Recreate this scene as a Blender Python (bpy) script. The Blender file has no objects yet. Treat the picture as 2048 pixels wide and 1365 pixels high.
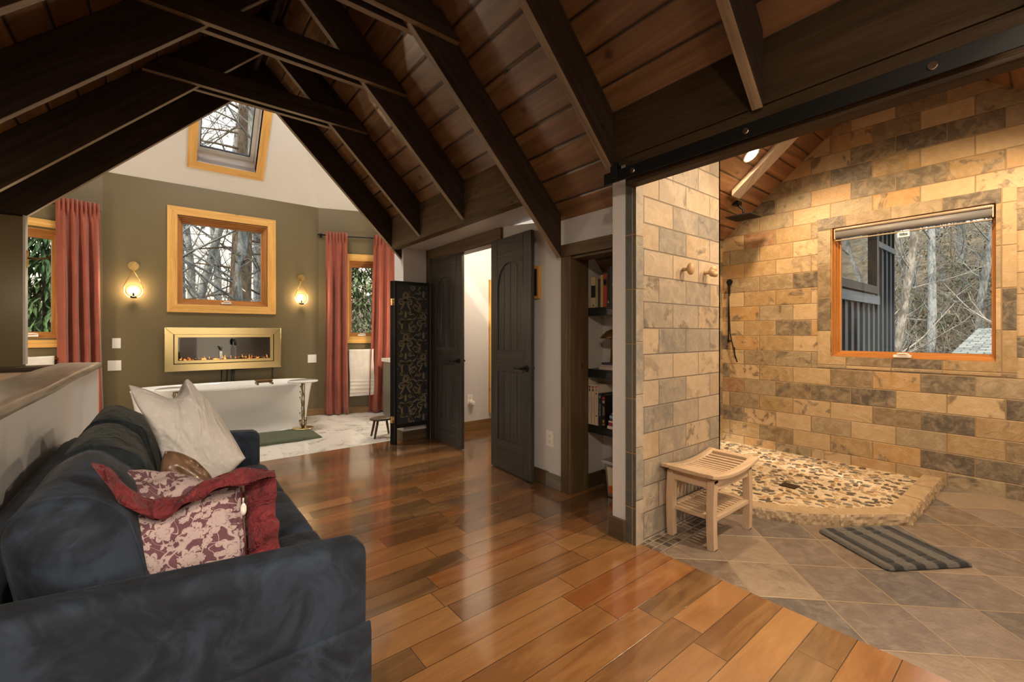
import bpy, bmesh, math, random
from mathutils import Vector, Matrix, noise
random.seed(7)
PI=math.pi
sc=bpy.context.scene
COL=sc.collection
# ------------------------------------------------------------------ camera, world, exposure
FPX=870.0; HX=667.0; EYE=1.2
YAW=math.atan((1024-329)/FPX)
cam=bpy.data.cameras.new('camera'); camo=bpy.data.objects.new('camera',cam); COL.objects.link(camo)
camo.location=(0,0,EYE); camo.rotation_euler=(PI/2,0,-YAW)
cam.sensor_width=36; cam.lens=FPX/2048*36
cam.shift_y=(HX-1365/2)/2048
cam.clip_start=0.05; cam.clip_end=300
sc.camera=camo
sc.view_settings.view_transform='Standard'; sc.view_settings.look='None'
sc.view_settings.exposure=0.3; sc.view_settings.gamma=1; sc.view_settings.use_curve_mapping=False
sc.cycles.max_bounces=7; sc.cycles.diffuse_bounces=4; sc.cycles.glossy_bounces=3; sc.cycles.transmission_bounces=6
sc.cycles.transparent_max_bounces=8; sc.cycles.caustics_reflective=False; sc.cycles.caustics_refractive=False
sc.cycles.sample_clamp_indirect=4; sc.cycles.use_denoising=True
try: sc.cycles.use_light_tree=True
except Exception: pass
W=bpy.data.worlds.new('sky'); sc.world=W; W.use_nodes=True
nt=W.node_tree; nt.nodes.clear()
_o=nt.nodes.new('ShaderNodeOutputWorld'); _b=nt.nodes.new('ShaderNodeBackground'); _tc=nt.nodes.new('ShaderNodeTexCoord')
_s=nt.nodes.new('ShaderNodeSeparateXYZ'); _r=nt.nodes.new('ShaderNodeValToRGB'); _n=nt.nodes.new('ShaderNodeTexNoise')
nt.links.new(_tc.outputs['Generated'],_s.inputs[0]); nt.links.new(_s.outputs[2],_r.inputs[0])
_r.color_ramp.elements[0].position=0.0; _r.color_ramp.elements[0].color=(1.0,.80,.56,1)
_r.color_ramp.elements[1].position=.75; _r.color_ramp.elements[1].color=(.80,.88,1.0,1)
_e=_r.color_ramp.elements.new(.25); _e.color=(1.0,.91,.80,1)
nt.links.new(_r.outputs[0],_b.inputs[0]); nt.links.new(_b.outputs[0],_o.inputs[0]); _b.inputs[1].default_value=1.7
def lamp(name,kind,loc,power,color,**k):
    l=bpy.data.lights.new(name,kind); l.energy=power; l.color=color
    for a,v in k.items():
        if a not in('rot',): setattr(l,a,v)
    o=bpy.data.objects.new(name,l); o.location=loc
    if 'rot' in k: o.rotation_euler=k['rot']
    COL.objects.link(o); return o
SUN=lamp('winter_sun','SUN',(-20,-20,30),3.0,(1,.86,.68),angle=.05,rot=tuple(Vector((.62,.30,-.72)).to_track_quat('-Z','Y').to_euler()))
WARM=(1.0,.70,.40); SOFT=(1.0,.82,.62)
LAMP_W=dict(room=120,fill=185,vanity=75,shower=135,bath=150,hall=52,sconce=14,stair=4)  # room, rear globe and vanity values drive unseen lamps added for brightness

# ------------------------------------------------------------------ material helpers
class G:
    def __init__(s,name):
        s.mat=bpy.data.materials.new(name); s.mat.use_nodes=True; s.nt=s.mat.node_tree
        s.nt.nodes.clear(); s.out=s.n('ShaderNodeOutputMaterial'); s.b=s.n('ShaderNodeBsdfPrincipled')
        s.nt.links.new(s.b.outputs[0],s.out.inputs[0])
    def n(s,t): return s.nt.nodes.new(t)
    def L(s,a,b):
        if hasattr(a,'links') or hasattr(a,'is_output'): s.nt.links.new(a,b)
        else: b.default_value=a
    def m(s,op,a,b=None,c=None,clamp=False):
        n=s.n('ShaderNodeMath'); n.operation=op; n.use_clamp=clamp
        for i,v in enumerate((a,b,c)):
            if v is not None: s.L(v,n.inputs[i])
        return n.outputs[0]
    def xyz(s,v):
        n=s.n('ShaderNodeSeparateXYZ'); s.L(v,n.inputs[0]); return n.outputs
    def vec(s,x,y=0.0,z=0.0):
        n=s.n('ShaderNodeCombineXYZ')
        for i,v in enumerate((x,y,z)): s.L(v,n.inputs[i])
        return n.outputs[0]
    def pos(s): return s.n('ShaderNodeNewGeometry').outputs['Position']
    def uv(s): return s.n('ShaderNodeTexCoord').outputs['UV']
    def obj(s): return s.n('ShaderNodeTexCoord').outputs['Object']
    def noise(s,v,scale=5,detail=3,rough=.55,dist=0,col=False):
        n=s.n('ShaderNodeTexNoise'); s.L(v,n.inputs['Vector']); n.inputs['Scale'].default_value=scale
        n.inputs['Detail'].default_value=detail; n.inputs['Roughness'].default_value=rough; n.inputs['Distortion'].default_value=dist
        return n.outputs['Color' if col else 0]
    def wn(s,v):
        n=s.n('ShaderNodeTexWhiteNoise'); n.noise_dimensions='3D'; s.L(v,n.inputs['Vector']); return n.outputs
    def voro(s,v,scale=5,feat='F1',rand=1):
        n=s.n('ShaderNodeTexVoronoi'); n.feature=feat; s.L(v,n.inputs['Vector']); n.inputs['Scale'].default_value=scale
        n.inputs['Randomness'].default_value=rand; return n.outputs
    def ramp(s,f,stops,const=False):
        n=s.n('ShaderNodeValToRGB'); s.L(f,n.inputs[0]); cr=n.color_ramp
        if const: cr.interpolation='CONSTANT'
        while len(cr.elements)<len(stops): cr.elements.new(.5)
        for e,(p,c) in zip(cr.elements,stops): e.position=p; e.color=(*c,1) if len(c)==3 else c
        return n.outputs[0]
    def mix(s,f,a,b,mode='MIX'):
        n=s.n('ShaderNodeMix'); n.data_type='RGBA'; n.blend_type=mode
        s.L(f,n.inputs[0])
        for v,i in((a,6),(b,7)):
            if isinstance(v,tuple): n.inputs[i].default_value=(*v[:3],1)
            else: s.L(v,n.inputs[i])
        return n.outputs[2]
    def scale(s,v,k):
        n=s.n('ShaderNodeVectorMath'); n.operation='MULTIPLY'; s.L(v,n.inputs[0]); n.inputs[1].default_value=k; return n.outputs[0]
    def add(s,v,w):
        n=s.n('ShaderNodeVectorMath'); n.operation='ADD'; s.L(v,n.inputs[0]); s.L(w,n.inputs[1]); return n.outputs[0]
    def bump(s,h,strength=.3,dist=.01):
        n=s.n('ShaderNodeBump'); n.inputs['Strength'].default_value=strength; n.inputs['Distance'].default_value=dist
        s.L(h,n.inputs['Height']); s.nt.links.new(n.outputs[0],s.b.inputs['Normal'])
    def set(s,**k):
        for a,v in k.items():
            a={'col':'Base Color','rough':'Roughness','metal':'Metallic','spec':'Specular IOR Level','coat':'Coat Weight','coatr':'Coat Roughness',
               'sheen':'Sheen Weight','sheenr':'Sheen Roughness','trans':'Transmission Weight','ior':'IOR','emc':'Emission Color','ems':'Emission Strength','alpha':'Alpha','sss':'Subsurface Weight'}[a]
            if isinstance(v,tuple) and len(v)==3: v=(*v,1)
            s.L(v,s.b.inputs[a])
        return s.mat
def simple(name,col,rough=.5,**k):
    g=G(name); return g.set(col=col,rough=rough,**k)
def step(g,x,a,b):  # smoothstep
    n=g.n('ShaderNodeMapRange'); n.interpolation_type='SMOOTHSTEP'; g.L(x,n.inputs[0]); n.inputs[1].default_value=a; n.inputs[2].default_value=b
    return n.outputs[0]
def cells(g,a,w,h,c,off='half',joint=.004):
    """a along, c across; returns (cell vector, joint mask 1=inside tile 0=joint)"""
    v=g.m('DIVIDE',c,h); row=g.m('FLOOR',v); fv=g.m('FRACT',v)
    if off=='half': o=g.m('MULTIPLY',g.m('FLOORED_MODULO',row,2.0),.5)
    elif off=='none': o=0.0
    else: o=g.m('MULTIPLY',g.wn(g.vec(row,3.3,1.7))[0],9.7)
    u=g.m('ADD',g.m('DIVIDE',a,w),o); cu=g.m('FLOOR',u); fu=g.m('FRACT',u)
    def edge(f,s): return g.m('MULTIPLY',g.m('MINIMUM',f,g.m('SUBTRACT',1.0,f)),s)
    e=g.m('MINIMUM',edge(fv,h),edge(fu,w))
    return g.vec(cu,row,0.0),step(g,e,joint*.35,joint)

SLATE=[(0,(.42,.30,.17)),(.13,(.29,.19,.085)),(.27,(.17,.12,.065)),(.38,(.35,.205,.08)),(.49,(.25,.195,.12)),(.60,(.115,.090,.06)),(.69,(.37,.26,.14)),(.80,(.21,.155,.09)),(.88,(.23,.12,.06)),(.94,(.075,.060,.045))]
GREYSLATE=[(0,(.27,.24,.20)),(.2,(.21,.19,.165)),(.4,(.30,.25,.20)),(.6,(.17,.165,.15)),(.8,(.25,.205,.16)),(.92,(.32,.27,.22))]
def slate(name,axes,w=.305,h=.152,stops=SLATE,off='half',shift=(0,0),rot45=False,joint=.0052,jcol=(.27,.185,.10),rough=.5,vary=1.0,tint=None):
    g=G(name); p=g.pos(); x=g.xyz(p); a=g.m('ADD',x[axes[0]],shift[0]); c=g.m('ADD',x[axes[1]],shift[1])
    if rot45:
        a,c=g.m('MULTIPLY',g.m('ADD',a,c),.70711),g.m('MULTIPLY',g.m('SUBTRACT',c,a),.70711)
    cell,mask=cells(g,a,w,h,c,off,joint)
    r=g.wn(cell); base=g.ramp(r[0],stops,True)
    q=g.add(p,g.scale(r[1],(9,9,9)))
    n1=g.noise(q,3.6,6,.62,2.2); n2=g.noise(q,15,4,.65,.6); n3=g.noise(q,60,3,.6)
    c2=g.ramp(g.m('FRACT',g.m('ADD',r[0],.37)),stops,True)
    q3=g.xyz(r[1]); blot=step(g,q3[2],.45,.6)
    col=g.mix(g.m('MULTIPLY',step(g,n1,.5,.6),g.m('MULTIPLY',q3[1],.55*vary)),base,c2)
    col=g.mix(g.m('MULTIPLY',step(g,n1,.55,.62),g.m('MULTIPLY',blot,.75*vary)),col,(.075,.060,.045))
    col=g.mix(g.m('MULTIPLY',step(g,n2,.35,.75),.35),col,(.55,.42,.27) if tint is None else tint)
    col=g.mix(mask,jcol,col)
    g.set(col=col,rough=g.m('ADD',g.m('MULTIPLY',n2,.3),rough-.15))
    hgt=g.m('ADD',g.m('MULTIPLY',n1,1.2),g.m('ADD',g.m('MULTIPLY',n2,.7),g.m('MULTIPLY',n3,.2)))
    g.bump(g.m('MULTIPLY',g.m('ADD',hgt,1.2),mask),.5,.011)
    return g.mat
M={}
M['slate_window_wall']=slate('slate_tile_window_wall',(1,2),shift=(.075,.04))
M['slate_pier']=slate('slate_tile_pier',(0,2),shift=(-.015,-.012),stops=[(0,(.34,.27,.20)),(.2,(.27,.225,.175)),(.4,(.38,.29,.20)),(.6,(.22,.19,.155)),(.8,(.32,.235,.15)),(.92,(.17,.155,.135))],vary=.9,jcol=(.17,.14,.11))
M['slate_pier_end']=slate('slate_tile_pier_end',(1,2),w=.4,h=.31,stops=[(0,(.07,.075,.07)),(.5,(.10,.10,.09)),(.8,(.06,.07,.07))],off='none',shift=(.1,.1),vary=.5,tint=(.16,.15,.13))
M['slate_edge']=slate('slate_tile_edge',(0,2),w=.4,h=.30,off='none',shift=(.2,.05),stops=GREYSLATE,vary=.6)
M['slate_back']=slate('slate_tile_shower_back',(0,2))
M['slate_casing']=slate('slate_tile_casing',(1,2),w=.31,h=.31,off='none',shift=(.06,.02),vary=.7)
M['slate_floor']=slate('slate_floor_tile',(0,1),w=.3055,h=.3055,stops=[(0,(.185,.135,.10)),(.2,(.13,.10,.085)),(.4,(.22,.165,.12)),(.6,(.125,.088,.064)),(.8,(.17,.13,.11)),(.93,(.085,.073,.068))],off='none',rot45=True,shift=(.06,.0),joint=.0042,jcol=(.31,.235,.15),rough=.34,vary=.5,tint=(.30,.245,.20))
M['slate_mosaic']=slate('slate_mosaic_tile',(0,1),w=.05,h=.05,stops=[(0,(.06,.05,.045)),(.4,(.12,.10,.09)),(.7,(.20,.15,.11)),(.9,(.28,.23,.19))],off='none',joint=.006,jcol=(.30,.24,.18),vary=.3,rough=.35)
M['curb_stone']=slate('curb_stone',(0,1),w=5,h=5,stops=[(0,(.30,.21,.12)),(.5,(.30,.21,.12))],off='none',vary=.25,joint=.001)

def wood(name,dark,light,grain=14,rough=.5,knots=.0,coord='uv',stretch=.07,vary=.2,bump=.15,spec=.4):
    g=G(name); v=g.uv() if coord=='uv' else g.obj()
    q=g.scale(v,(stretch,1,1)); n1=g.noise(q,grain,5,.6,1.2); n2=g.noise(q,grain*6,3,.6)
    n3=g.noise(v,2.2,2,.5)
    f=g.m('ADD',g.m('MULTIPLY',n1,.7),g.m('MULTIPLY',n2,.3))
    col=g.ramp(f,[(.32,dark),(.5,tuple((a+b)/2 for a,b in zip(dark,light))),(.66,light)])
    col=g.mix(g.m('MULTIPLY',step(g,n3,.4,.7),vary),col,tuple(c*.55 for c in dark))
    if knots:
        vo=g.voro(g.scale(v,(1,2.2,1)),2.6)
        k=g.m('SUBTRACT',1.0,step(g,vo[0],.035,.075))
        col=g.mix(g.m('MULTIPLY',k,knots),col,tuple(c*.25 for c in dark))
    g.set(col=col,rough=rough,spec=spec); g.bump(g.m('ADD',n2,n1),bump,.004); return g.mat
M['rafter']=wood('dark_stained_rafter_wood',(.018,.012,.009),(.058,.037,.026),knots=.8,rough=.62,bump=.3,spec=.15)
M['rafter_edge']=wood('uplit_rafter_edge_wood',(.12,.080,.048),(.32,.225,.14),rough=.45,bump=.3)  # undersides coloured paler to carry light from below
M['header']=wood('rough_sawn_header_wood',(.065,.043,.023),(.18,.12,.066),knots=.8,rough=.6,bump=.35,spec=.15)
M['big_beam']=wood('dark_brown_beam_wood',(.020,.0115,.0055),(.060,.036,.017),knots=.8,rough=.55,bump=.3,spec=.15)
M['trim_brown']=wood('walnut_stained_trim_wood',(.055,.033,.015),(.145,.092,.045),knots=.8,rough=.5)
M['honey_pine']=wood('honey_pine_wood',(.52,.27,.065),(.80,.47,.15),knots=.7,rough=.35,vary=.1)
M['frame_pine']=wood('orange_window_frame_wood',(.33,.13,.03),(.52,.24,.07),rough=.35,vary=.1)
M['baseboard']=wood('baseboard_wood',(.14,.075,.025),(.27,.16,.065),rough=.4,knots=.5)
M['dark_baseboard']=wood('dark_baseboard_wood',(.055,.035,.02),(.13,.08,.045),rough=.4)
M['grey_baseboard']=wood('grey_baseboard_wood',(.13,.12,.10),(.24,.21,.18),rough=.5)
M['door']=wood('black_stained_door_wood',(.014,.0135,.013),(.070,.066,.060),rough=.33,grain=22,bump=.4,stretch=.04)
M['teak']=wood('pale_teak_wood',(.40,.275,.17),(.62,.46,.32),rough=.5,vary=.1,grain=20)
M['cap']=wood('grey_washed_cap_wood',(.13,.10,.075),(.42,.36,.28),rough=.4,grain=9,vary=.35)
M['dark_wood']=wood('dark_brown_wood',(.03,.017,.008),(.09,.052,.026),rough=.4)
M['tray']=wood('brown_bath_tray_wood',(.10,.045,.015),(.25,.13,.05),rough=.4)
M['white_pine']=wood('pale_skylight_wood',(.42,.34,.27),(.66,.56,.48),knots=.6,rough=.45)
M['pale_beam']=wood('whitewashed_beam_wood',(.36,.28,.22),(.56,.46,.38),knots=.5,rough=.5)
M['shelf']=wood('black_shelf_wood',(.008,.008,.008),(.025,.024,.022),rough=.35)

def ceiling_mat(name,along,across,width,shift=0.0,warm=1.0):
    g=G(name); p=g.pos(); x=g.xyz(p); a=x[along]; c=g.m('ADD',x[across],shift)
    cell,_=cells(g,a,2.9,width,c,'rand',.002); cy=g.m('FRACT',g.m('DIVIDE',c,width))
    e=g.m('MULTIPLY',g.m('MINIMUM',cy,g.m('SUBTRACT',1.0,cy)),width)
    r=g.wn(cell); q=g.add(g.vec(g.m('MULTIPLY',a,.09),x[across],x[2]),g.scale(r[1],(7,7,7)))
    n1=g.noise(q,7,4,.6,1.5); n2=g.noise(q,60,3,.6)
    col=g.ramp(n1,[(.3,(.115*warm,.054,.022)),(.5,(.215*warm,.108,.047)),(.68,(.36*warm,.205,.10))])
    col=g.mix(g.m('MULTIPLY',r[0],.55),col,(.115,.060,.030))
    vo=g.voro(g.add(g.vec(a,g.m('MULTIPLY',c,1.6),0.0),g.scale(r[1],(3,3,3))),2.7)
    col=g.mix(g.m('MULTIPLY',g.m('SUBTRACT',1.0,step(g,vo[0],.045,.12)),.85),col,(.035,.016,.008))
    gm=step(g,e,.002,.007)
    col=g.mix(gm,(.018,.010,.006),col)
    g.set(col=col,rough=.30,spec=.5,coat=.45,coatr=.26); g.bump(g.m('ADD',g.m('MULTIPLY',step(g,e,.0,.012),3.0),g.m('MULTIPLY',n1,.5)),.5,.006)
    return g.mat
M['ceiling_board']=ceiling_mat('pine_ceiling_boards',1,0,.128,-1.625+.128*20)
M['dormer_board']=ceiling_mat('pine_dormer_boards',0,1,.115,0.03,1.2)

def floor_wood():
    g=G('glossy_hardwood_planks'); p=g.pos(); x=g.xyz(p)
    c=g.m('ADD',x[1],-.353+1.32); cell,mask=cells(g,x[0],.78,.132,c,'rand',.0022)
    r=g.wn(cell); q=g.add(g.vec(g.m('MULTIPLY',x[0],.16),x[1],0.0),g.scale(r[1],(9,9,9)))
    n1=g.noise(q,9,5,.6,1.2); n2=g.noise(q,70,3,.6)
    base=g.ramp(r[0],[(0,(.155,.070,.026)),(.18,(.255,.115,.040)),(.36,(.105,.054,.024)),(.5,(.200,.088,.030)),(.64,(.30,.145,.054)),(.76,(.135,.074,.034)),(.88,(.225,.080,.024))],True)
    col=g.mix(g.m('MULTIPLY',step(g,n1,.35,.7),.6),base,g.mix(.5,base,(.50,.27,.10)))
    col=g.mix(g.m('MULTIPLY',n2,.3),col,(.06,.028,.012))
    col=g.mix(mask,(.035,.018,.009),col)
    g.set(col=col,rough=g.m('ADD',.16,g.m('MULTIPLY',n1,.10)),spec=.5,coat=.9,coatr=.10)
    n4=g.noise(p,1.6,1,.5)
    g.bump(g.m('ADD',g.m('MULTIPLY',mask,1.0),g.m('ADD',g.m('MULTIPLY',n4,1.3),g.m('MULTIPLY',n1,.15))),.22,.006); return g.mat
M['floor_wood']=floor_wood()
def marble(name,big=True):
    g=G(name); p=g.pos(); x=g.xyz(p)
    cell,mask=cells(g,x[0],.61,.305 if not big else .61,x[1],'half',.002); r=g.wn(cell)
    q=g.add(p,g.scale(r[1],(5,5,0)))
    n=g.noise(q,1.6,5,.6,2.2); v=g.m('ABSOLUTE',g.m('SUBTRACT',n,.5)); vein=g.m('SUBTRACT',1.0,step(g,v,.0,.022))
    n2=g.noise(q,3,4,.6,1.5); col=g.mix(step(g,n2,.45,.7),(.78,.76,.72),(.62,.61,.60))
    col=g.mix(g.m('MULTIPLY',vein,g.m('MULTIPLY',step(g,n2,.4,.6),.8)),col,(.34,.22,.10))
    col=g.mix(mask,(.55,.53,.5),col); g.set(col=col,rough=.12,spec=.5); return g.mat
M['marble']=marble('white_marble_tile')
def paint(name,col,rough=.5):
    g=G(name); n=g.noise(g.pos(),120,2,.5); g.set(col=col,rough=rough); g.bump(n,.05,.002); return g.mat
M['olive']=paint('olive_wall_paint',(.135,.104,.048),.38)
M['grey_paint']=paint('warm_grey_wall_paint',(.54,.51,.48)); M['white_paint']=paint('white_ceiling_paint',(.74,.73,.72))
M['light_grey']=paint('pale_grey_wall_paint',(.60,.59,.60)); M['peach']=paint('stair_wall_paint',(.72,.55,.40))
M['shade_wall']=paint('taupe_wall_paint',(.17,.155,.14))
M['black']=simple('matte_black_metal',(.010,.010,.011),.35,metal=.4)
M['black_iron']=simple('black_iron_rail',(.006,.006,.006),.4,metal=.3)
M['brass']=simple('brushed_brass',(.78,.56,.23),.24,metal=1.0)
M['pale_brass']=simple('satin_champagne_brass',(.80,.66,.34),.22,metal=1.0)
M['chrome']=simple('chrome_metal',(.7,.7,.7),.15,metal=1.0)
M['white_plastic']=simple('white_plastic',(.80,.78,.74),.3)
M['porcelain']=simple('white_tub_acrylic',(.82,.83,.84),.10,spec=.5,coat=.4,coatr=.05)
M['stone_knob']=simple('river_stone',(.42,.27,.13),.45)
def glassmat(nm='window_glass',ior=1.45):
    g=G(nm); t=g.n('ShaderNodeBsdfTransparent'); gl=g.n('ShaderNodeBsdfGlossy'); gl.inputs['Roughness'].default_value=.02
    f=g.n('ShaderNodeFresnel'); f.inputs[0].default_value=ior; mx=g.n('ShaderNodeMixShader')
    g.nt.links.new(f.outputs[0],mx.inputs[0]); g.nt.links.new(t.outputs[0],mx.inputs[1]); g.nt.links.new(gl.outputs[0],mx.inputs[2])
    g.nt.links.new(mx.outputs[0],g.out.inputs[0]); return g.mat
M['glass']=glassmat(); M['clear_globe']=glassmat('clear_globe_glass',1.10)
def emis(name,col,st):
    g=G(name); return g.set(col=(0,0,0),emc=col,ems=st,rough=.5)
M['bulb']=emis('warm_bulb_glow',(1,.62,.26),16.0); M['lamp_disc']=emis('recessed_lamp_glow',(1,.80,.52),38.0)
def fabric(name,col,col2,scale=60,rough=.9,sheen=.3,weave=.3,dist=.003,big=3,coord='pos'):
    g=G(name); p=g.pos() if coord=='pos' else g.obj(); n=g.noise(p,scale*6,2,.5); b=g.noise(p,big,3,.6,.8)
    g.set(col=g.mix(step(g,b,.35,.7),col,col2),rough=rough,sheen=sheen,sheenr=.4); g.bump(n,weave,dist); return g.mat
M['curtain']=fabric('terracotta_curtain_cloth',(.25,.060,.034),(.31,.074,.042),60,.75,.3,.12,.002,3)
M['towel']=fabric('cream_terry_towel',(.72,.67,.60),(.78,.74,.68),120,.95,.3,.6,.006,8)
M['green_rug']=fabric('green_plush_rug',(.035,.060,.014),(.075,.105,.030),40,.95,.4,.9,.02,9)
def creased(name,col,col2,rough,sheen,scale,strength,dist,weave=0,big=6,stretch=(1,1,1)):
    g=G(name); p=g.pos(); q=g.scale(p,stretch); n=g.noise(q,scale,3,.55,1.8); rid=g.m('SUBTRACT',1.0,step(g,g.m('ABSOLUTE',g.m('SUBTRACT',n,.5)),.0,.09))
    n2=g.noise(q,scale*3.1,3,.6,.9); b=g.noise(p,big,4,.65,1.2); fine=g.noise(p,420,2,.5)
    c=g.mix(step(g,b,.38,.66),col,col2); c=g.mix(g.m('MULTIPLY',step(g,n2,.55,.75),.35),c,col2)
    if weave:
        x=g.xyz(p); w=g.m('ADD',g.m('SINE',g.m('MULTIPLY',x[2],150.0)),g.m('SINE',g.m('MULTIPLY',g.m('ADD',x[0],g.m('MULTIPLY',x[1],.5)),140.0)))
        c=g.mix(g.m('MULTIPLY',step(g,w,1.2,1.9),.18),c,(.8,.78,.76)); fine=g.m('ADD',fine,g.m('MULTIPLY',w,.3))
    g.set(col=c,rough=rough,sheen=sheen,sheenr=.35); g.bump(g.m('ADD',g.m('ADD',g.m('MULTIPLY',rid,.6),n2),g.m('MULTIPLY',fine,.06)),strength,dist); return g.mat
M['velvet']=creased('dark_blue_velvet',(.0035,.0085,.018),(.022,.037,.066),.85,.05,3,.14,.008)
M['velvet_green']=creased('dark_green_blue_velvet',(.004,.010,.014),(.020,.036,.044),.8,.05,6,.40,.014,stretch=(1.6,.8,1))
M['linen']=creased('off_white_linen',(.53,.52,.515),(.58,.57,.565),.95,.0,3.2,.45,.012,1)
M['crimson']=creased('crimson_cotton',(.12,.012,.018),(.20,.022,.03),.85,.1,11,.7,.012)
def leather():
    g=G('brown_satin_cushion_cover'); p=g.pos(); n=g.noise(p,9,3,.6,.8)
    g.set(col=g.mix(step(g,n,.35,.7),(.09,.045,.024),(.20,.12,.075)),rough=.28,coat=.3); g.bump(n,.3,.01); return g.mat
M['satin']=leather()
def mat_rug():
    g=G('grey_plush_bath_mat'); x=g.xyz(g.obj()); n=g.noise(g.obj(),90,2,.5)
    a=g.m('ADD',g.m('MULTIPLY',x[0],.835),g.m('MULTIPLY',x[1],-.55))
    s=step(g,g.m('SINE',g.m('MULTIPLY',a,52.0)),-.45,.1)  # shadow bands across the mat put into its colour
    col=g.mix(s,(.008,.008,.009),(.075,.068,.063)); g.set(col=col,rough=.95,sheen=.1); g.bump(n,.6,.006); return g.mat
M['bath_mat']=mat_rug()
def floral():
    g=G('floral_block_print_cloth'); u0=g.uv(); d=g.noise(u0,5,2,.5,col=True); u=g.add(g.scale(u0,(1,1,0)),g.scale(d,(.05,.05,0)))
    def bloom(scale,R,k,seed,rand=.75):
        v=g.voro(g.add(u,(seed,seed*.7,0)),scale,rand=rand); n=g.n('ShaderNodeVectorMath'); n.operation='SUBTRACT'; g.L(g.add(u,(seed,seed*.7,0)),n.inputs[0]); g.L(v['Position'],n.inputs[1])
        x=g.xyz(n.outputs[0]); th=g.m('ARCTAN2',x[1],x[0]); r=g.m('SQRT',g.m('ADD',g.m('MULTIPLY',x[0],x[0]),g.m('MULTIPLY',x[1],x[1])))
        pet=g.m('ABSOLUTE',g.m('COSINE',g.m('MULTIPLY',th,k))); edge=g.m('MULTIPLY',g.m('ADD',.52,g.m('MULTIPLY',pet,.48)),R)
        q=g.m('DIVIDE',r,edge); f=g.m('SUBTRACT',1.0,step(g,q,.92,1.0)); ring=g.m('SUBTRACT',1.0,step(g,g.m('ABSOLUTE',g.m('SUBTRACT',q,.55)),.03,.08))
        return g.m('MULTIPLY',f,g.m('SUBTRACT',1.0,g.m('MULTIPLY',ring,.6)))
    cream=(.50,.40,.40); wine=(.135,.055,.075)
    n=g.noise(u,2.6,1,.4,1.2); stem=g.m('SUBTRACT',1.0,step(g,g.m('ABSOLUTE',g.m('SUBTRACT',n,.5)),.010,.022))
    n2=g.noise(u,4.4,0,.4,1.0); st2=g.m('SUBTRACT',1.0,step(g,g.m('ABSOLUTE',g.m('SUBTRACT',n2,.47)),.006,.014))
    f=g.m('MAXIMUM',g.m('MAXIMUM',stem,st2),g.m('MAXIMUM',bloom(3.1,.125,3.0,0.0,.6),g.m('MAXIMUM',bloom(6.4,.046,1.0,3.3,1.0),bloom(6.0,.036,2.5,5.1,1.0))))
    sp=g.noise(u0,150,2,.6); f=g.m('MULTIPLY',f,g.m('ADD',.72,g.m('MULTIPLY',sp,.4)),clamp=True)
    col=g.mix(f,wine,cream); col=g.mix(g.m('MULTIPLY',step(g,sp,.60,.68),.4),col,(.58,.50,.52))
    g.set(col=col,rough=.95); g.bump(sp,.4,.003); return g.mat
M['floral']=floral()
def vcol(name,attr='Col',rough=.35):
    g=G(name); a=g.n('ShaderNodeAttribute'); a.attribute_name=attr
    n=g.noise(g.pos(),40,3,.5); col=g.mix(g.m('MULTIPLY',n,.35),a.outputs[0],(.16,.11,.07)); g.set(col=col,rough=rough); return g.mat
M['pebble']=vcol('pebble_stones','Col',.3); M['grout']=paint('cream_grout',(.47,.37,.25),.7)
def bark(name,c1,c2):
    g=G(name); p=g.obj(); n=g.noise(g.scale(p,(1,1,.25)),22,4,.6); n2=g.noise(p,3,2,.5)
    g.set(col=g.mix(step(g,g.m('ADD',g.m('MULTIPLY',n,.6),g.m('MULTIPLY',n2,.4)),.38,.62),c1,c2),rough=.9); g.bump(n,.8,.03); return g.mat
M['bark']=bark('grey_bark',(.13,.145,.145),(.36,.39,.38)); M['bark_pale']=bark('pale_birch_bark',(.22,.20,.16),(.60,.57,.50))
M['bark_brown']=bark('brown_bark',(.10,.075,.05),(.25,.19,.13))
def leafm(name,c1,c2):
    g=G(name); i=g.n('ShaderNodeObjectInfo'); n=g.noise(g.pos(),1.7,3,.6); n2=g.noise(g.pos(),9,2,.6)
    g.set(col=g.mix(step(g,g.m('ADD',g.m('MULTIPLY',n,.5),g.m('MULTIPLY',n2,.5)),.4,.62),c1,c2),rough=.6); return g.mat
M['cedar']=leafm('cedar_foliage',(.03,.085,.02),(.14,.26,.08)); M['laurel']=leafm('laurel_leaf',(.045,.085,.025),(.23,.30,.14))
M['brush']=leafm('dry_brush',(.10,.095,.045),(.27,.23,.14)); M['needle']=leafm('pine_needles',(.045,.05,.02),(.16,.15,.07))
M['yellow_leaf']=simple('yellow_leaf',(.55,.33,.04),.6)
M['twig']=bark('tan_twig_bark',(.20,.17,.12),(.45,.40,.32)); M['hill']=fabric('leaf_litter_ground',(.075,.060,.030),(.20,.155,.085),2,.95,0,.6,.05,1.2)
M['siding']=wood('blue_grey_siding_paint',(.11,.155,.19),(.18,.235,.28),rough=.6,grain=30,stretch=.03,vary=.05)
M['siding_dark']=simple('dark_window_cladding',(.035,.045,.05),.5)
def shingle():
    g=G('grey_roof_shingles'); x=g.xyz(g.uv()); cell,mask=cells(g,x[0],.18,.13,x[1],'half',.012); r=g.wn(cell)
    g.set(col=g.mix(mask,(.07,.08,.07),g.ramp(r[0],[(0,(.17,.19,.17)),(1,(.36,.38,.34))])),rough=.9); return g.mat
M['shingle']=shingle()
def blackglass():
    g=G('fireplace_glass'); return g.set(col=(.012,.012,.016),rough=.06,spec=.6)
M['black_glass']=blackglass()
M['dark_reflect']=simple('far_window_pane',(.55,.60,.62),.02,metal=1.0)
def ember():
    g=G('glowing_fire_media'); n=g.noise(g.pos(),22,4,.6); f=step(g,n,.48,.72)
    g.set(col=(.10,.05,.03),emc=(1,.25,.04),ems=g.m('MULTIPLY',f,5.0),rough=.8); return g.mat
M['ember']=ember()
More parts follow.
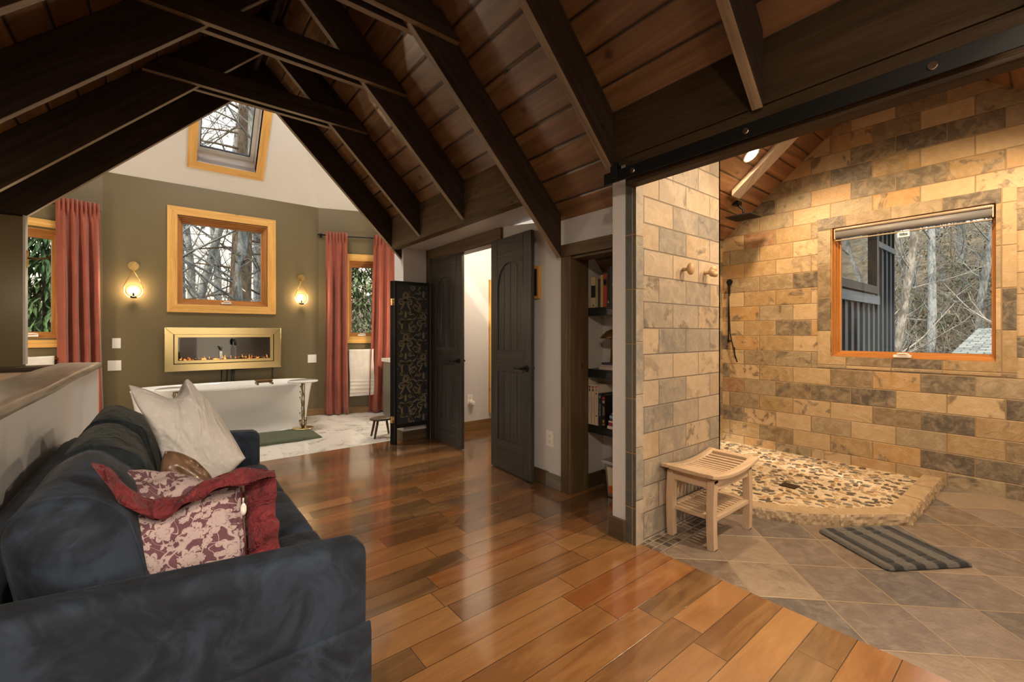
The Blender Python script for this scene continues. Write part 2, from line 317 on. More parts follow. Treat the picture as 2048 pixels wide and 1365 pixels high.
M['flame']=emis('fire_flame_glow',(1,.30,.05),1.6)

# ------------------------------------------------------------------ mesh builder
class MB:
    def __init__(s,M0=None): s.v=[];s.f=[];s.uv=[];s.mi=[];s.sm=[];s.col=[];s.M=M0 or Matrix()
    def face(s,pts,uvs=None,mi=0,sm=False,col=None):
        b=len(s.v)
        for p in pts: s.v.append(tuple(s.M@Vector(p)))
        s.f.append(tuple(range(b,b+len(pts)))); s.uv.append(uvs or [(p[0],p[1]) for p in pts]); s.mi.append(mi); s.sm.append(sm); s.col.append(col)
    def box(s,x0,x1,y0,y1,z0,z1,mi=0,along=None,faces=None):
        lo=(min(x0,x1),min(y0,y1),min(z0,z1)); hi=(max(x0,x1),max(y0,y1),max(z0,z1))
        d=[hi[i]-lo[i] for i in range(3)]; al=along if along is not None else d.index(max(d)); r=random.random()*9
        P=[(a,b,c) for a in(lo[0],hi[0]) for b in(lo[1],hi[1]) for c in(lo[2],hi[2])]
        F=[(0,1,3,2),(4,6,7,5),(0,4,5,1),(2,3,7,6),(0,2,6,4),(1,5,7,3)]
        oth=[i for i in range(3) if i!=al]; b=len(s.v)
        for p in P: s.v.append(tuple(s.M@Vector(p)))
        for k,f in enumerate(F):
            s.f.append(tuple(b+i for i in f)); s.uv.append([(P[i][al]+r,P[i][oth[0]]+P[i][oth[1]]+r*1.7) for i in f])
            s.mi.append(mi if faces is None else faces.get(k,mi)); s.sm.append(False); s.col.append(None)
    def prism(s,poly,ax,a0,a1,mi=0,along=None,side_mi=None):
        """poly in the two axes other than ax (in order), extruded along ax"""
        o=[i for i in range(3) if i!=ax]
        def mk(p,a):
            q=[0,0,0]; q[o[0]],q[o[1]]=p; q[ax]=a; return tuple(q)
        n=len(poly); A=[mk(p,a0) for p in poly]; B=[mk(p,a1) for p in poly]
        al=ax if along is None else along; oth=[i for i in range(3) if i!=al]; r=random.random()*9
        uvf=lambda p:(p[al]+r,p[oth[0]]+p[oth[1]]+r)
        ar=sum(poly[i][0]*poly[(i+1)%n][1]-poly[(i+1)%n][0]*poly[i][1] for i in range(n))
        flip=(ar>0)==(ax!=1)
        fa=A if not flip else A[::-1]; fb=B[::-1] if not flip else B
        s._shared([fa,fb]+[([A[i],A[(i+1)%n],B[(i+1)%n],B[i]] if flip else [B[i],B[(i+1)%n],A[(i+1)%n],A[i]]) for i in range(n)],uvf,[mi,mi]+[mi if side_mi is None else side_mi.get(i,mi) for i in range(n)])
    def _shared(s,faces,uvf,mis,sm=False):
        idx={}
        for f,m in zip(faces,mis):
            t=[]
            for p in f:
                k=tuple(round(c,6) for c in p)
                if k not in idx: idx[k]=len(s.v); s.v.append(tuple(s.M@Vector(p)))
                t.append(idx[k])
            s.f.append(tuple(t)); s.uv.append([uvf(p) for p in f]); s.mi.append(m); s.sm.append(sm); s.col.append(None)
    def grid(s,fn,nu,nv,mi=0,sm=True,closeu=False,closev=False,uvs=(1,1)):
        b=len(s.v); NU=nu if closeu else nu+1; NV=nv if closev else nv+1
        for i in range(NU):
            for j in range(NV): s.v.append(tuple(s.M@Vector(fn(i/nu,j/nv))))
        for i in range(nu):
            for j in range(nv):
                q=[(i,j),(i+1,j),(i+1,j+1),(i,j+1)]
                s.f.append(tuple(b+(a%NU)*NV+(c%NV) for a,c in q)); s.uv.append([(a/nu*uvs[0],c/nv*uvs[1]) for a,c in q]); s.mi.append(mi); s.sm.append(sm); s.col.append(None)
    def tube(s,pts,r,n=8,mi=0,cap=True,sm=True):
        pts=[Vector(p) for p in pts]; R=r if isinstance(r,(list,tuple)) else [r]*len(pts); b=len(s.v); up=None
        for i,p in enumerate(pts):
            t=(pts[min(i+1,len(pts)-1)]-pts[max(i-1,0)])
            if t.length<1e-9: t=Vector((0,0,1))
            t.normalize()
            if up is None:
                up=t.orthogonal().normalized()
            else:
                up=(up-t*up.dot(t)); up=up.normalized() if up.length>1e-6 else t.orthogonal().normalized()
            w=t.cross(up)
            for k in range(n):
                a=2*PI*k/n; s.v.append(tuple(s.M@(p+up*math.cos(a)*R[i]+w*math.sin(a)*R[i])))
        for i in range(len(pts)-1):
            for k in range(n):
                s.f.append((b+i*n+k,b+i*n+(k+1)%n,b+(i+1)*n+(k+1)%n,b+(i+1)*n+k)); s.uv.append([(i*.1,k/n*.1)]*4); s.mi.append(mi); s.sm.append(sm); s.col.append(None)
        if cap:
            s.f.append(tuple(b+k for k in range(n))[::-1]); s.uv.append([(0,0)]*n); s.mi.append(mi); s.sm.append(False); s.col.append(None)
            e=b+(len(pts)-1)*n; s.f.append(tuple(e+k for k in range(n))); s.uv.append([(0,0)]*n); s.mi.append(mi); s.sm.append(False); s.col.append(None)
    def cyl(s,c,r,z0,z1,n=24,mi=0,r2=None): s.tube([(c[0],c[1],z0),(c[0],c[1],z1)],[r,r if r2 is None else r2],n,mi)
    def lathe(s,c,prof,n=24,mi=0,sx=1,sy=1):
        s.grid(lambda u,v:(c[0]+prof[min(int(round(v*(len(prof)-1))),len(prof)-1)][0]*math.cos(2*PI*u)*sx,c[1]+prof[min(int(round(v*(len(prof)-1))),len(prof)-1)][0]*math.sin(2*PI*u)*sy,prof[min(int(round(v*(len(prof)-1))),len(prof)-1)][1]),n,len(prof)-1,mi,True,closeu=True)
    def ell(s,c,r,nu=16,nv=10,mi=0):
        s.grid(lambda u,v:(c[0]+r[0]*math.sin(PI*v)*math.cos(2*PI*u),c[1]+r[1]*math.sin(PI*v)*math.sin(2*PI*u),c[2]-r[2]*math.cos(PI*v)),nu,nv,mi,True,closeu=True)
    def build(s,name,mats,parent=None,bevel=0,sub=0,weld=False,loc=None):
        me=bpy.data.meshes.new(name); o=bpy.data.objects.new(name,me); COL.objects.link(o)
        inv=Matrix()
        if parent is not None:
            o.parent=parent; inv=parent.matrix_basis.inverted() if parent.parent is None else (parent.parent.matrix_basis@parent.matrix_basis).inverted()
        if loc is not None: o.location=loc; inv=Matrix.Translation(-Vector(loc))@inv
        me.from_pydata([tuple(inv@Vector(v)) for v in s.v],[],s.f)
        ul=me.uv_layers.new(name='UVMap'); k=0; flat=[]
        for u in s.uv:
            for a in u: flat+= [a[0],a[1]]
        ul.data.foreach_set('uv',flat)
        me.polygons.foreach_set('material_index',s.mi); me.polygons.foreach_set('use_smooth',s.sm)
        if any(c is not None for c in s.col):
            ca=me.color_attributes.new('Col','FLOAT_COLOR','CORNER'); fl=[]
            for f,c in zip(s.f,s.col): fl+=list((*(c or (.5,.5,.5)),1))*len(f)
            ca.data.foreach_set('color',fl)
        for m in (mats if isinstance(mats,(list,tuple)) else [mats]): me.materials.append(M[m] if isinstance(m,str) else m)
        if weld:
            bm=bmesh.new(); bm.from_mesh(me); bmesh.ops.remove_doubles(bm,verts=bm.verts,dist=1e-4); bm.to_mesh(me); bm.free()
        me.validate(); me.update()
        if bevel:
            b=o.modifiers.new('bevel','BEVEL'); b.width=bevel; b.segments=2; b.limit_method='ANGLE'; b.angle_limit=.6
        if sub:
            m=o.modifiers.new('sub','SUBSURF'); m.levels=sub; m.render_levels=sub
        return o
def tag(o,label,cat,group=None,kind=None):
    if label: o['label']=label
    if cat: o['category']=cat
    if group: o['group']=group
    if kind: o['kind']=kind
    return o
def root(name,loc,label,cat,group=None,rz=0):
    o=bpy.data.objects.new(name,None); COL.objects.link(o); o.location=loc; o.rotation_euler=(0,0,rz); o.empty_display_size=.1
    o.matrix_basis=Matrix.Translation(Vector(loc))@Matrix.Rotation(rz,4,'Z')
    return tag(o,label,cat,group)
def struct(mb,name,mats,**k): return tag(mb.build(name,mats,**k),None,None,None,'structure')
def copy_tree(o,parent=None):
    c=o.copy(); COL.objects.link(c)
    if parent is not None: c.parent=parent
    for ch in list(o.children): copy_tree(ch,c)
    return c
def frame_mat(p,u):   # local x along u (horizontal), y = outward normal (into the room is -y), z up
    u=Vector((u[0],u[1],0)).normalized(); n=Vector((-u[1],u[0],0)); return Matrix(((u[0],n[0],0,p[0]),(u[1],n[1],0,p[1]),(0,0,1,p[2]),(0,0,0,1)))
def wall(mb,u0,u1,top,bot,holes,t0,t1,brk=(),mi=0):
    """wall in local xz plane, thickness y from t0 to t1; top = function of u"""
    us=sorted({u0,u1,*brk,*[h[0] for h in holes],*[h[1] for h in holes]}); us=[u for u in us if u0<=u<=u1]
    for a,b in zip(us[:-1],us[1:]):
        m=(a+b)/2; hs=sorted([h for h in holes if h[0]<=m<=h[1]],key=lambda h:h[2]); z=bot
        for h in hs:
            if h[2]>z+1e-6: mb.prism([(a,z),(b,z),(b,h[2]),(a,h[2])],1,t0,t1,mi)
            z=h[3]
        mb.prism([(a,z),(b,z),(b,top(b)),(a,top(a))],1,t0,t1,mi)

# ------------------------------------------------------------------ floors
C20,S20=math.cos(math.radians(20)),math.sin(math.radians(20))
m=MB(); m.box(-1.07,2.118,-2.6,4.64,-.12,0); m.box(2.118,5.2,1.48,4.64,-.12,0); struct(m,'floor','floor_wood')
m=MB(); m.box(2.118,4.93,-2.6,1.48,-.12,.0); struct(m,'floor_slate','slate_floor')
m=MB(); m.box(2.118,3.0,1.345,1.479,-.01,.0015); struct(m,'floor_mosaic','slate_mosaic')
m=MB(); m.box(-1.95,3.15,4.64,7.0,-.12,0); m.box(2.8,4.93,1.66,2.3,-.1,.01); struct(m,'floor_marble','marble')
# ------------------------------------------------------------------ main room shell
roofR=lambda x:4.43-x
roofL=lambda x:x+3.13
sz=lambda y:2.226+.841*(2.259-y)
m=MB()
def slabR(y0,y1,x1): m.prism([(.65,3.78),(x1,roofR(x1)),(x1,roofR(x1)+.14),(.65,3.92)],1,y0,y1)
slabR(2.40,4.64,2.03); slabR(1.55,2.40,2.86); slabR(-2.6,1.55,2.02)
m.prism([(.65,3.78),(-1.2,roofL(-1.2)),(-1.2,roofL(-1.2)+.14),(.65,3.92)],1,-2.6,4.64)
struct(m,'ceiling','ceiling_board')
m=MB(); m.prism([(1.62,sz(1.62)),(.785,3.465),(.785,3.60),(1.62,sz(1.62)+.135)],0,2.06,4.95); m.prism([(2.45,2.065),(1.62,sz(1.62)),(1.62,sz(1.62)+.135),(2.45,2.2)],0,2.88,4.95); m.prism([(-.9,2.049),(.785,3.465),(.785,3.60),(-.9,2.19)],0,2.06,4.95); m.box(2.03,4.95,-2.6,-.7,2.2,2.3)
struct(m,'ceiling_dormer','dormer_board')
# right wall with bookcase niche and double door
MR=frame_mat((2.37,0,0),(0,1))
m=MB(MR); wall(m,1.60,4.55,lambda u:2.17 if u>2.4001 else 2.07,0,[(1.62,2.27,0,1.785),(3.185,4.445,0,2.045)],-.12,0,brk=(2.4,)); struct(m,'wall_right','light_grey')
m=MB(); m.box(2.03,2.40,2.33,4.54,2.15,2.2); struct(m,'ceiling_soffit','light_grey')
m=MB(); m.box(2.745,2.82,1.62,2.28,0,1.9); m.box(2.49,2.75,2.27,2.29,0,2.06); struct(m,'wall_niche','grey_paint')
m=MB(); m.box(2.07,3.15,4.52,4.76,0,2.35); m.box(2.49,5.2,4.50,4.55,0,2.4); struct(m,'wall_column','light_grey')
m=MB(); m.box(5.2,5.3,2.3,4.6,0,2.4); m.box(2.82,5.2,2.30,2.42,0,2.45); m.box(2.49,5.2,2.42,4.5,2.4,2.45); m.box(2.49,2.55,2.29,3.1,0,2.4); struct(m,'wall_hall','grey_paint')
# pier
m=MB(); m.box(2.079,3.04,1.50,1.645,0,2.82); struct(m,'wall_pier','light_grey')
m=MB(); m.box(2.142,3.056,1.479,1.50,0,2.82); m.box(3.04,3.056,1.479,1.66,0,2.8); m.box(2.49,3.056,1.645,1.66,0,2.7); struct(m,'wall_pier_tile','slate_pier')
m=MB(); m.box(2.074,2.1405,1.477,1.50,0,2.1); struct(m,'trim_1','slate_edge')
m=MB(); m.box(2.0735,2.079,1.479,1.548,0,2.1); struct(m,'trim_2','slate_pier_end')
m=MB(); m.box(2.84,2.86,1.66,2.28,0,2.3); struct(m,'wall_shower_left','slate_back')
m=MB(); m.box(2.84,4.8,2.285,2.30,0,2.25); struct(m,'wall_shower_back','slate_back')
# slate window wall
def gtop(y):
    z=3.465-.841*abs(y-.785); return max(z,2.2)+.02
MS=frame_mat((4.78,0,0),(0,1))
m=MB(MS); wall(m,-2.6,2.32,gtop,0,[(.267,1.29,.99,2.165)],-.15,0,brk=(.785,-.7)); struct(m,'wall_slate','slate_window_wall')
# left wall, back wall behind the camera with openings added for daylight, stair walls
m=MB(); m.box(-1.2,-1.07,-2.6,4.6,-.1,2.1); struct(m,'wall_left','grey_paint')
m=MB(frame_mat((0,-2.6,0),(1,0))); wall(m,-1.2,2.1,lambda u:min(roofR(u),roofL(u))+.1,0,[(-.6,.35,.5,2.2),(.75,1.75,.1,2.2)],-.15,0,brk=(.65,)); m.M=frame_mat((0,-2.6,0),(1,0)); wall(m,2.1,4.95,lambda u:2.3,0,[(2.8,4.2,.8,2.0)],-.15,0); struct(m,'wall_back','grey_paint')
m=MB(); m.box(-1.9,-.775,4.53,4.60,.95,2.02); struct(m,'wall_stair_end','olive')
m=MB(); m.box(-.777,-.765,4.528,4.60,.98,2.03); struct(m,'trim_3','grey_paint')
m=MB(); m.box(-1.07,-.40,4.52,4.66,-.1,.93); struct(m,'wall_stair','peach')
m=MB(); m.box(-1.07,-.385,4.50,4.70,.93,.965); struct(m,'trim_4','dark_wood',bevel=.008)
m=MB(); m.box(-.59,-.395,-2.6,4.49,0,.94); struct(m,'wall_half','light_grey')
m=MB()
def capf(u,v):
    y=-2.6+u*7.11; a=v*2*PI; rx=.118+.012*noise.noise(Vector((y*1.3,0,0))); rz=.024
    x=-.49+max(-1,min(1,math.cos(a)*1.25))*rx; z=.958+max(-1,min(1,math.sin(a)*1.6))*rz
    if math.sin(a)<-.3: x-=.012*math.copysign(1,math.cos(a))
    return(x,y,z+.004*noise.noise(Vector((y*3,a,1))))
m.grid(lambda u,v:capf(u,v),70,24,closev=True,uvs=(7,.5)); m.face([capf(1,k/24) for k in range(24)][::-1]); m.face([capf(0,k/24) for k in range(24)])
struct(m,'trim_5','cap')
# ------------------------------------------------------------------ bathroom shell
def corner(s,side):   # point on the angled facets, s metres from the main wall corner
    return (1.77+s*C20,6.77-s*S20) if side>0 else (-.55-s*C20,6.77-s*S20)
MMAIN=frame_mat((0,6.77,0),(1,0))
MRF=frame_mat((*corner(0,1),0),(C20,-S20)); pL=corner(1.3,-1); MLF=frame_mat((*pL,0),(C20,S20))   # left facet: u=1.3-s
m=MB(MMAIN); wall(m,-.60,1.80,lambda u:3.06,0,[(.125,1.10,1.565,2.655)],0,.15); struct(m,'wall_main','olive')
m=MB(MRF); wall(m,0,1.3,lambda u:3.06,0,[(.42,.78,1.15,2.29)],0,.15); struct(m,'wall_facet_right','olive')
m=MB(MLF); wall(m,0,1.3,lambda u:3.06,0,[(.52,.955,1.15,2.29)],0,.15); struct(m,'wall_facet_left','olive')
m=MB(); m.box(2.99,3.1,4.7,6.36,0,3.06); m.box(-1.9,-1.77,4.7,6.36,0,3.06); struct(m,'wall_bath_side','olive')
AP=(.61,4.60,5.215)
def tri(m,a,b,c,t=.1):
    a,b,c=map(Vector,(a,b,c)); n=(b-a).cross(c-a).normalized()
    if n.z<0: n=-n
    A=[tuple(p) for p in(a,b,c)]; B=[tuple(p+n*t) for p in(a,b,c)]
    m.face(A); m.face(B[::-1])
    for i in range(3): m.face([A[i],A[(i+1)%3],B[(i+1)%3],B[i]])
MSK=Matrix(((1,0,0,0),(0,.70711,-.70711,6.77),(0,.70711,.70711,3.045),(0,0,0,1)))
m=MB(MSK); wall(m,-.55,1.77,lambda u:3.07*(1-abs(u-.61)/1.16)+.001,0,[(.307,.93,.354,1.40)],0,.10,brk=(.61,))
m.M=Matrix(); r3=corner(1.3,1); l3=corner(1.3,-1)
tri(m,(1.77,6.77,3.045),(*r3,3.045),AP); tri(m,(-.55,6.77,3.045),(*l3,3.045),AP)
tri(m,(*r3,3.045),(3.0,4.6,3.045),AP); tri(m,(*l3,3.045),(-1.8,4.6,3.045),AP)
m.prism([(-1.9,2.0),(-1.07,2.13),(.65,3.86),(2.37,2.13),(3.1,2.1),(3.1,3.2),(.61,5.3),(-1.9,3.2)],1,4.645,4.70)
struct(m,'ceiling_bathroom','white_paint')
# skylight
rt=tag(bpy.data.objects.new('window_1',None),None,None,None,'structure'); COL.objects.link(rt)
def mitre(m,u0,u1,z0,z1,w,y0,y1,mi=0):
    m.prism([(u0,z0),(u1,z0),(u1-w,z0+w),(u0+w,z0+w)],1,y0,y1,mi,along=0); m.prism([(u0,z1),(u1,z1),(u1-w,z1-w),(u0+w,z1-w)][::-1],1,y0,y1,mi,along=0)
    m.prism([(u0,z0),(u0+w,z0+w),(u0+w,z1-w),(u0,z1)],1,y0,y1,mi,along=2); m.prism([(u1,z0),(u1,z1),(u1-w,z1-w),(u1-w,z0+w)],1,y0,y1,mi,along=2)
m=MB(MSK); mitre(m,.215,1.022,.262,1.492,.092,-.018,0); m.build('window_casing','honey_pine',rt)
m=MB(MSK); a,b,c,d=.307,.93,.354,1.40
m.box(a-.02,a,0,.42,c,d); m.box(b,b+.02,0,.42,c,d); m.box(a-.02,b+.02,0,.42,c-.02,c); m.box(a-.02,b+.02,0,.42,d,d+.02); m.build('window_jamb','white_pine',rt)
m=MB(MSK); mitre(m,a,b,c,d,.04,.30,.365); m.build('window_frame','white_plastic',rt)
m=MB(MSK); mitre(m,a+.04,b-.04,c+.04,d-.04,.010,.325,.355); m.build('window_gasket','black',rt)
m=MB(MSK); m.box(a+.04,b-.04,.342,.346,c+.045,d-.045); m.build('window_pane','glass',rt)
# casement windows
def casement(name,Mx,h,cas,casw,glass,crank_u=None,mat='honey_pine',inset=.085,steps=True):
    """h: wall hole (u0,u1,z0,z1); room side is local -y"""
    r=tag(bpy.data.objects.new(name,None),None,None,None,'structure'); COL.objects.link(r)
    if cas: m=MB(Mx); mitre(m,cas[0],cas[1],cas[2],cas[3],casw,-.022,0); m.build('window_casing',mat,r,bevel=.003)
    u0,u1,z0,z1=h; g0,g1,gz0,gz1=glass
    m=MB(Mx)
    for k,(y0,y1,f) in enumerate(((0.0,.03,.12),(.03,.06,.42),(.06,inset,.70))):
        a0,a1,b0,b1=[p+(q-p)*f for p,q in zip((u0,u1,z0,z1),glass)]
        m.box(u0-.001,a0,y0,y1,z0,z1,along=2); m.box(a1,u1+.001,y0,y1,z0,z1,along=2); m.box(a0,a1,y0,y1,z0,b0,along=0); m.box(a0,a1,y0,y1,b1,z1,along=0)
    m.build('window_frame','frame_pine',r)
    m=MB(Mx); m.box(u0,g0,inset,inset+.04,z0,z1,along=2); m.box(g1,u1,inset,inset+.04,z0,z1,along=2); m.box(g0,g1,inset,inset+.04,z0,gz0,along=0); m.box(g0,g1,inset,inset+.04,gz1,z1,along=0); m.build('sash','frame_pine',r)
    m=MB(Mx); m.box(g0,g1,inset+.022,inset+.027,gz0,gz1); m.build('window_pane','glass',r)
    if crank_u is not None:
        m=MB(Mx); zc=z0+(gz0-z0)*.35; m.box(crank_u-.055,crank_u+.055,-.012,.05,zc-.01,zc+.012); m.tube([(crank_u-.03,-.02,zc+.022),(crank_u+.02,-.022,zc+.026),(crank_u+.05,-.03,zc+.018)],.006,6); m.build('crank_handle','white_plastic',r,bevel=.003)
    return r
casement('window_2',MMAIN,(.125,1.10,1.565,2.655),(.024,1.205,1.46,2.765),.10,(.178,1.04,1.635,2.585),.63)
casement('window_3',MRF,(.42,.78,1.15,2.29),(.32,.88,1.05,2.39),.10,(.45,.75,1.205,2.205),.6)
casement('window_4',MLF,(.52,.955,1.15,2.29),(.42,1.01,1.05,2.39),.08,(.55,.915,1.215,2.205),.74)
# shower window (world y runs to the left in the picture)
MSW=Matrix(((0,1,0,4.78),(-1,0,0,0),(0,0,1,0),(0,0,0,1)))   # local x = -Y, local y = +X outward
casement('window_5',MSW,(-1.29,-.267,.99,2.165),None,0,(-1.24,-.305,1.04,2.12),-.80)
m=MB(MSW); mitre(m,-1.395,-.178,.885,2.262,.10,-.006,0); struct(m,'trim_6','slate_casing')
# ------------------------------------------------------------------ baseboards
def bb(n,pts,h=.10,t=.015,mat='baseboard'):
    m=MB()
    for (a,b) in pts:
        a=Vector(a);b=Vector(b);d=(b-a); L=d.length; m.M=frame_mat((a.x,a.y,0),(d.x,d.y)); m.box(0,L,-t,0,0,h,along=0)
    struct(m,n,mat,bevel=.002)
bb('baseboard_main',[((-.55,6.77),(1.77,6.77))]); bb('baseboard_facet_right',[(corner(0,1),corner(1.3,1))]); bb('baseboard_facet_left',[(corner(1.3,-1),corner(0,-1))])
bb('baseboard_column',[((2.07,4.76),(2.07,4.52)),((2.055,4.52),(2.37,4.52))],.11,mat='trim_brown')
bb('baseboard_hall',[((2.49,4.5),(5.2,4.5))],.12)
bb('baseboard_right',[((2.37,3.1),(2.37,2.50))],.11,mat='dark_baseboard'); bb('baseboard_patch',[((2.37,2.52),(2.37,2.352))],.105,.017,mat='grey_baseboard')
bb('baseboard_niche',[((2.49,2.27),(2.745,2.27)),((2.745,2.27),(2.745,1.62))],.11,mat='dark_baseboard')
bb('baseboard_pier',[((2.079,1.66),(2.079,1.548))],.12,.022,mat='dark_baseboard')
# ------------------------------------------------------------------ rafters, collar ties, beams
RY=[4.565,3.875,3.08,2.325,1.56,.765,-.02,-.80,-1.6]
names=['at the bathroom opening','second from the bathroom opening','third from the bathroom opening','ending low beside the bookcase','meeting the corner where the tiled pier starts','above the shower light','nearest, running over the camera','behind the camera','rearmost']
def rafter(side,i,y,x_end):
    T=.045; xr=.65
    if side>0:
        poly=[(xr,3.45),(x_end,4.10-x_end),(x_end,4.425-x_end),(xr,3.775)]
    else:
        poly=[(xr,3.45),(xr,3.775),(x_end,x_end+3.125),(x_end,x_end+2.80)]
    # build with local x along the slope so the grain follows it
    c=Vector((xr,y,3.45)); d=Vector((side*1,0,-1)).normalized(); n=Vector((side*1,0,1)).normalized()
    m=MB()
    o=[i2 for i2 in(0,2)]
    A=[(p[0],y,p[1]) for p in poly]; B=[(p[0],y+T,p[1]) for p in poly]
    r=random.random()*9; uvf=lambda p:((Vector(p)-c).dot(d)+r,(Vector(p)-c).dot(n)+p[1]+r)
    sides=[[A[k],A[(k+1)%4],B[(k+1)%4],B[k]] for k in range(4)]
    ar=sum(poly[k][0]*poly[(k+1)%4][1]-poly[(k+1)%4][0]*poly[k][1] for k in range(4))
    F=[A,B[::-1]]+[s[::-1] for s in sides]
    if ar<0: F=[f[::-1] for f in F]
    under=0 if side>0 else 3
    m._shared(F,uvf,[0,0]+[1 if k==under else 0 for k in range(4)])
    ob=m.build('rafter',['rafter','rafter_edge'],bevel=.003)
    return tag(ob,f'dark stained {"right" if side>0 else "left"} slope rafter, {names[i]}','beam','exposed roof rafters')
ends=[2.075,1.95,1.95,2.33,1.974,1.955,1.974,1.974,1.974]
for i,y in enumerate(RY):
    if i<7: rafter(1,i,y,ends[i]); rafter(-1,i,y,-1.06)
m=MB(); m.box(.635,.665,-2.6,4.6,3.60,3.76); tag(m.build('ridge_beam','rafter'),'dark ridge board running along the peak between the rafter pairs','beam')
cn={1:'nearest the bathroom skylight',2:'in the middle of the view',3:'at the top edge of the view'}
for i in(1,2,3):
    y=RY[i]
    for k,(ya,yb) in enumerate(((y-.042,y-.001),(y+.046,y+.087))):
        z0,z1=2.985,3.125
        xl0,xl1=z0-3.125,z1-3.125; xr0,xr1=4.425-z0,4.425-z1
        m=MB(); m.prism([(xl0+.02,z0),(xr0-.02,z0),(xr1-.01,z1),(xl1+.01,z1)],1,ya,yb,0,along=0,side_mi={0:1})
        tag(m.build('collar_tie',['rafter','rafter_edge'],bevel=.003),f'dark horizontal collar tie {cn[i]}, {"front" if k==0 else "rear"} board of its pair','beam','collar ties')
m=MB(); m.prism([(1.95,2.125),(2.035,2.125),(2.035,2.39),(1.95,2.475)],1,2.375,4.56,along=1); tag(m.build('header_beam','header',bevel=.004),'rough sawn brown header beam above the double doors','beam')
rt=root('shower_header_beam',(2.02,-2.6,2.0),'long dark beam carrying the black rail over the shower opening','beam')
m=MB(); m.prism([(1.974,2.166),(2.06,2.166),(2.06,2.36),(1.974,2.445)],1,-2.6,1.60,along=1); m.build('upper_board','big_beam',rt,bevel=.003)
m=MB(); m.box(1.976,2.05,-2.6,1.478,2.012,2.163); m.build('lower_board','big_beam',rt,bevel=.004)
rt=root('barn_door_rail',(1.95,1.6,2.06),'black flat barn door rail bolted along the dark beam above the shower','rail')
m=MB(); m.box(1.944,1.951,-2.6,1.60,2.035,2.098); m.build('rail_bar','black_iron',rt,bevel=.001)
for y in(1.405,.83,.25,-.35):
    m=MB(); m.tube([(1.975,y,2.066),(1.936,y,2.066)],.012,12); m.build('bolt','chrome',rt)
m=MB(); m.box(1.93,1.972,1.50,1.545,2.05,2.125); m.box(1.935,1.95,1.50,1.53,2.1,2.14); m.build('end_stop','black_iron',rt,bevel=.003)
# ------------------------------------------------------------------ door casing, bookcase casing
def dcasing():
    m=MB(MR)   # local x=world y, local +y = toward room
    m.box(3.10,4.52,.001,.024,2.045,2.146,along=0); m.box(4.43,4.52,.001,.022,0,2.045,along=2); m.box(3.10,3.185,.001,.022,0,2.045,along=2)
    m.box(3.185,3.205,-.12,0,0,2.045,along=2); m.box(4.425,4.445,-.12,0,0,2.045,along=2); m.box(3.2,4.43,-.12,0,2.03,2.045,along=0)
    struct(m,'trim_7','trim_brown',bevel=.003)
dcasing()
m=MB(MR); m.box(1.60,2.36,.001,.026,1.775,1.866,along=0); m.box(2.268,2.345,.001,.024,0,1.775,along=2); m.box(2.248,2.27,-.18,.02,0,1.775,along=2); m.box(1.62,2.25,-.14,.0,1.755,1.776,along=0); struct(m,'trim_8','trim_brown',bevel=.004)
# ------------------------------------------------------------------ doors
def door_leaf(hinge,free,label,lever_side=1):
    hx=Vector(hinge); d=Vector(free)-hx; L=d.length; rz=math.atan2(d.y,d.x)
    r=root('door_leaf',(hinge[0],hinge[1],0.008),label,'door','arched plank double doors',rz)
    Mx=r.matrix_basis.copy(); h=2.022; st=.105; t=.036
    m=MB(Mx); m.box(0,st,-t/2,t/2,0,h,along=2); m.box(L-st,L,-t/2,t/2,0,h,along=2); m.box(st,L-st,-t/2,t/2,0,.26,along=0); m.box(st,L-st,-t/2,t/2,.86,1.04,along=0)
    w=L-2*st; n=14; arc=[]
    for k in range(n+1):
        x=st+w*k/n; arc.append((x,1.60+.20*math.sqrt(max(0,1-((x-L/2)/(w/2))**2))))
    m.prism([(L-st,h),(st,h)]+arc,1,-t/2,t/2,along=0)
    m.build('door_frame','door',r,bevel=.004)
    for name,z0,z1 in(('lower_panel',.255,.865),('upper_panel',1.035,1.84)):
        m=MB(Mx); k=4; pw=w/k
        for i in range(k): m.box(st+i*pw+.0015,st+(i+1)*pw-.0015,-t/2+.010,t/2-.010,z0,z1,along=2)
        m.box(st,L-st,-.004,.004,z0,z1,along=2)
        m.build(name,'door',r,bevel=.0035)
    lx=L-.06
    for s in(-1,1):
        m=MB(Mx); m.tube([(lx,s*t/2,.905),(lx,s*(t/2+.012),.905)],.028,18); m.tube([(lx,s*(t/2+.01),.905),(lx,s*(t/2+.045),.905)],.010,10)
        m.tube([(lx,s*(t/2+.045),.905),(lx-.05,s*(t/2+.047),.906),(lx-.115,s*(t/2+.043),.904)],[.009,.009,.006],8); m.build('lever_handle','black',r)
    for z in(.2,1.0,1.8): m=MB(Mx); m.cyl((-.006,0),.007,z,z+.09,8); m.build('hinge','black',r)
    return r
door_leaf((2.335,3.205),(2.300,2.615),'black stained arched plank door leaf folded back against the wall, handle on its right')
door_leaf((2.372,4.415),(2.392,3.80),'black stained arched plank door leaf at the left of the opening beside the folding screen')
